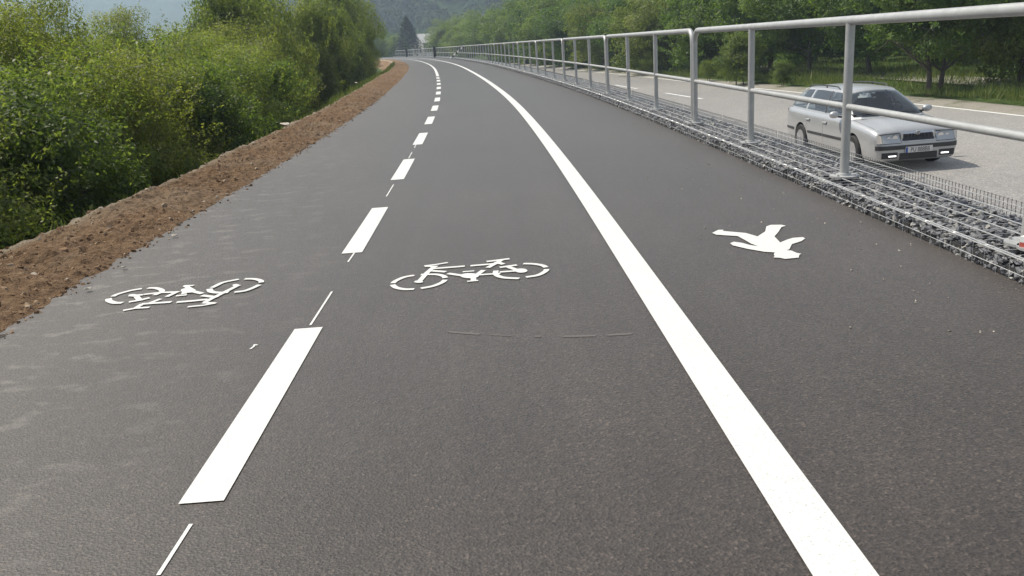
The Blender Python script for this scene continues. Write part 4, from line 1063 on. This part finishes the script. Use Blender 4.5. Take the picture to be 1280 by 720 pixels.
# round emblem on the grille frame
em = MB().lathe([(.001, 0), (.042, 0), (.046, .006), (.042, .012), (.036, .013), (.035, .009), (.001, .009)], 24, 'y', (0, nose_y(0, .66) + .034, .702)).build('emblem', M_chrome, CAR, 40)
MB().lathe([(.001, 0), (.034, 0)], 20, 'y', (0, nose_y(0, .66) + .0445, .702)).build('emblem_field', M_alloy, em)
# sides
def side_x(y, z):
    k = [s for s in ST2]; ys = np.array([s[0] for s in k])[::-1]
    w_ = float(np.interp(y, ys, np.array([s[1] for s in k])[::-1])); ze = float(np.interp(y, ys, np.array([s[3] for s in k])[::-1])); zb = float(np.interp(y, ys, np.array([s[4] for s in k])[::-1]))
    t = (z - zb) / (ze - zb); return w_ * float(np.interp(t, [0, .07, .2, .38, .55, .7, .86, .945, 1], [.86, .945, .975, .992, 1, .998, .985, .965, .93]))
def side_strip(y0, y1, z0, z1, side, mat_, name, out=.004, n_=14, parent=CAR):
    P = []
    for y in np.linspace(y0, y1, n_): P.append([(side * (side_x(y, z) + out * e_), y, z) for z, e_ in ((z0, -1), (z0, 1), ((z0 + z1) / 2, 1.2), (z1, 1), (z1, -1))])
    return MB().grid(P).build(name, mat_, parent)
for side in (-1, 1):
    side_strip(.93, .02, .475, .53, side, M_trim, 'side_moulding', .009); side_strip(-.02, -.78, .475, .53, side, M_trim, 'side_moulding', .009)
    side_strip(-1.57, -2.1, .475, .53, side, M_trim, 'side_moulding', .009, 8)
    for y in (.97, 0.0, -.86):
        P = [[(side * (side_x(y - .003, z) + .0015), y - .0035, z), (side * (side_x(y, z) + .0015), y + .0035, z)] for z in np.linspace(.26, .90, 9)]
        MB().grid(P).build('door_gap', M_seam, CAR)
    side_strip(.95, -.9, .235, .243, side, M_seam, 'door_gap', .0015)
    for y in (.10, -.76):
        side_strip(y + .09, y - .09, .755, .785, side, M_car, 'door_handle', .022, 5)
    mb = MB().lathe([(.001, .0), (.07, .004), (.085, .03), (.08, .075), (.05, .105), (.001, .115)], 16, 'y', (0, 0, 0))
    me_ = mb.mesh('mirror', M_car, 60); mo = obj('mirror', me_, CAR, (side * .965, .70, .985)); mo.scale = (1.15, 1, .85)
    gl = MB().lathe([(.001, -.002), (.066, -.002), (.066, .004)], 16, 'y').mesh('mirror_glass', M_cglass); obj('mirror_glass', gl, mo)
    MB().tube([(side * .80, .76, .93), (side * .93, .75, .955)], .022, 8).build('mirror_arm', M_trim, CAR)
    for y in (YF, YR):
        w0 = thing('wheel', None, None); w0.parent = CAR; w0.location = (side * .775, y, WR)
        MB().lathe([(.20, -.09), (.285, -.095), (.306, -.075), (WR, -.03), (WR, .03), (.306, .075), (.285, .095), (.20, .09)], 32, 'x').build('tyre', M_rubber, w0, 40)
        rm = MB().lathe([(.001, side * .03), (.05, side * .05), (.055, side * .07), (.001, side * .075)], 16, 'x')
        rm.lathe([(.205, side * .09), (.20, side * .05), (.185, side * .05), (.19, side * .092)], 28, 'x')
        for q in range(7):
            a = q * 2 * math.pi / 7
            rm.tube([(side * .062, .03 * math.cos(a), .03 * math.sin(a)), (side * .070, .11 * math.cos(a), .11 * math.sin(a)), (side * .066, .195 * math.cos(a), .195 * math.sin(a))], [.034, .026, .03], 6)
        rm.build('rim', M_alloy, w0, 40)
        MB().lathe([(.001, side * .0), (.20, side * .0), (.20, side * .012)], 24, 'x').build('brake_disc', M_trim, w0)
    # arch lining
    for y in (YF, YR):
        mb = MB(); mb.grid([[(side * xx, y + .359 * math.cos(a), WR + .359 * math.sin(a)) for xx in (.50, .82)] for a in np.linspace(-.2, math.pi + .2, 22)])
        mb.build('arch_liner', M_black, CAR)
        MB().grid([[(side * (side_x(y, .6) - .012), y + r_ * math.cos(a), WR + r_ * math.sin(a)) for r_ in (.355, .372)] for a in np.linspace(.0, math.pi, 22)])
    tl = MB().grid([[(side * (.68 + .10 * a), -2.235 + .12 * a ** 2, z) for z in (.62, .74, .9)] for a in np.linspace(0, 1, 5)]).build('tail_light', plain('red lens', (.35, .02, .02), .2), CAR)
# bonnet and tailgate joints
for sx in (-1, 1):
    P = []
    for y in np.linspace(2.08, 1.12, 9):
        w_, zt, ze = [float(np.interp(y, sa[:, 0], sa[:, c])) for c in (1, 2, 3)]
        xx = .86 * w_; P.append([(sx * (xx - .003), y, ze + (zt - ze) * .28 + .002), (sx * (xx + .003), y, ze + (zt - ze) * .27 + .002)])
    MB().grid(P).build('bonnet_gap', M_seam, CAR)
MB().tube([(-.3, -1.55, 1.44), (-.3, -1.75, 1.62)], .004, 5).build('aerial', M_black, CAR)

# ------------------------------------------------------------------ hazy air
hz = MB().box(-3700, 2900, -120, 2800, -5.0, 262).mesh('haze')
HM = bpy.data.materials.new('hazy air'); HM.use_nodes = True; t = HM.node_tree; t.nodes.clear()
pv = t.nodes.new('ShaderNodeVolumePrincipled'); ou = t.nodes.new('ShaderNodeOutputMaterial')
pv.inputs['Color'].default_value = (.66, .80, 1.0, 1); pv.inputs['Density'].default_value = .0007; pv.inputs['Anisotropy'].default_value = .3
t.links.new(pv.outputs[0], ou.inputs['Volume']); hz.materials.append(HM)
tag(obj('haze', hz), 'pale summer haze filling the valley air', 'haze', None, 'stuff')

# grit lying on the path near the gabions
rg = np.random.default_rng(5); n = 140; gyv = 3 + 9 * rg.random(n); gu = 1.55 - np.abs(rg.normal(0, .45, n)); X, Y = off(gu, gyv)
tag(obj('grit', stone_cloud(np.stack([X, Y, 0 * X + .003], 1), rg.uniform(.003, .008, n), 'grit', pb, rg)), 'pale bits of grit scattered on the walkway beside the gabions', 'grit', None, 'stuff')

rg = np.random.default_rng(123)
for i in range(20):
    u = rg.uniform(27, 32) + (i % 3) * 8; y = 34 + i * 3.6 + rg.uniform(-1, 1); x, yy = off(u, y); sc = rg.uniform(1.1, 1.9)
    place('bush', 'dark green undergrowth bush behind the roadside trees', 'bush', 'undergrowth behind the roadside trees', (float(x), float(yy), -1.6), sc, rg.uniform(0, 6), SH_CR[int(rg.integers(4))], SH_TR[0], 1.45 * sc)
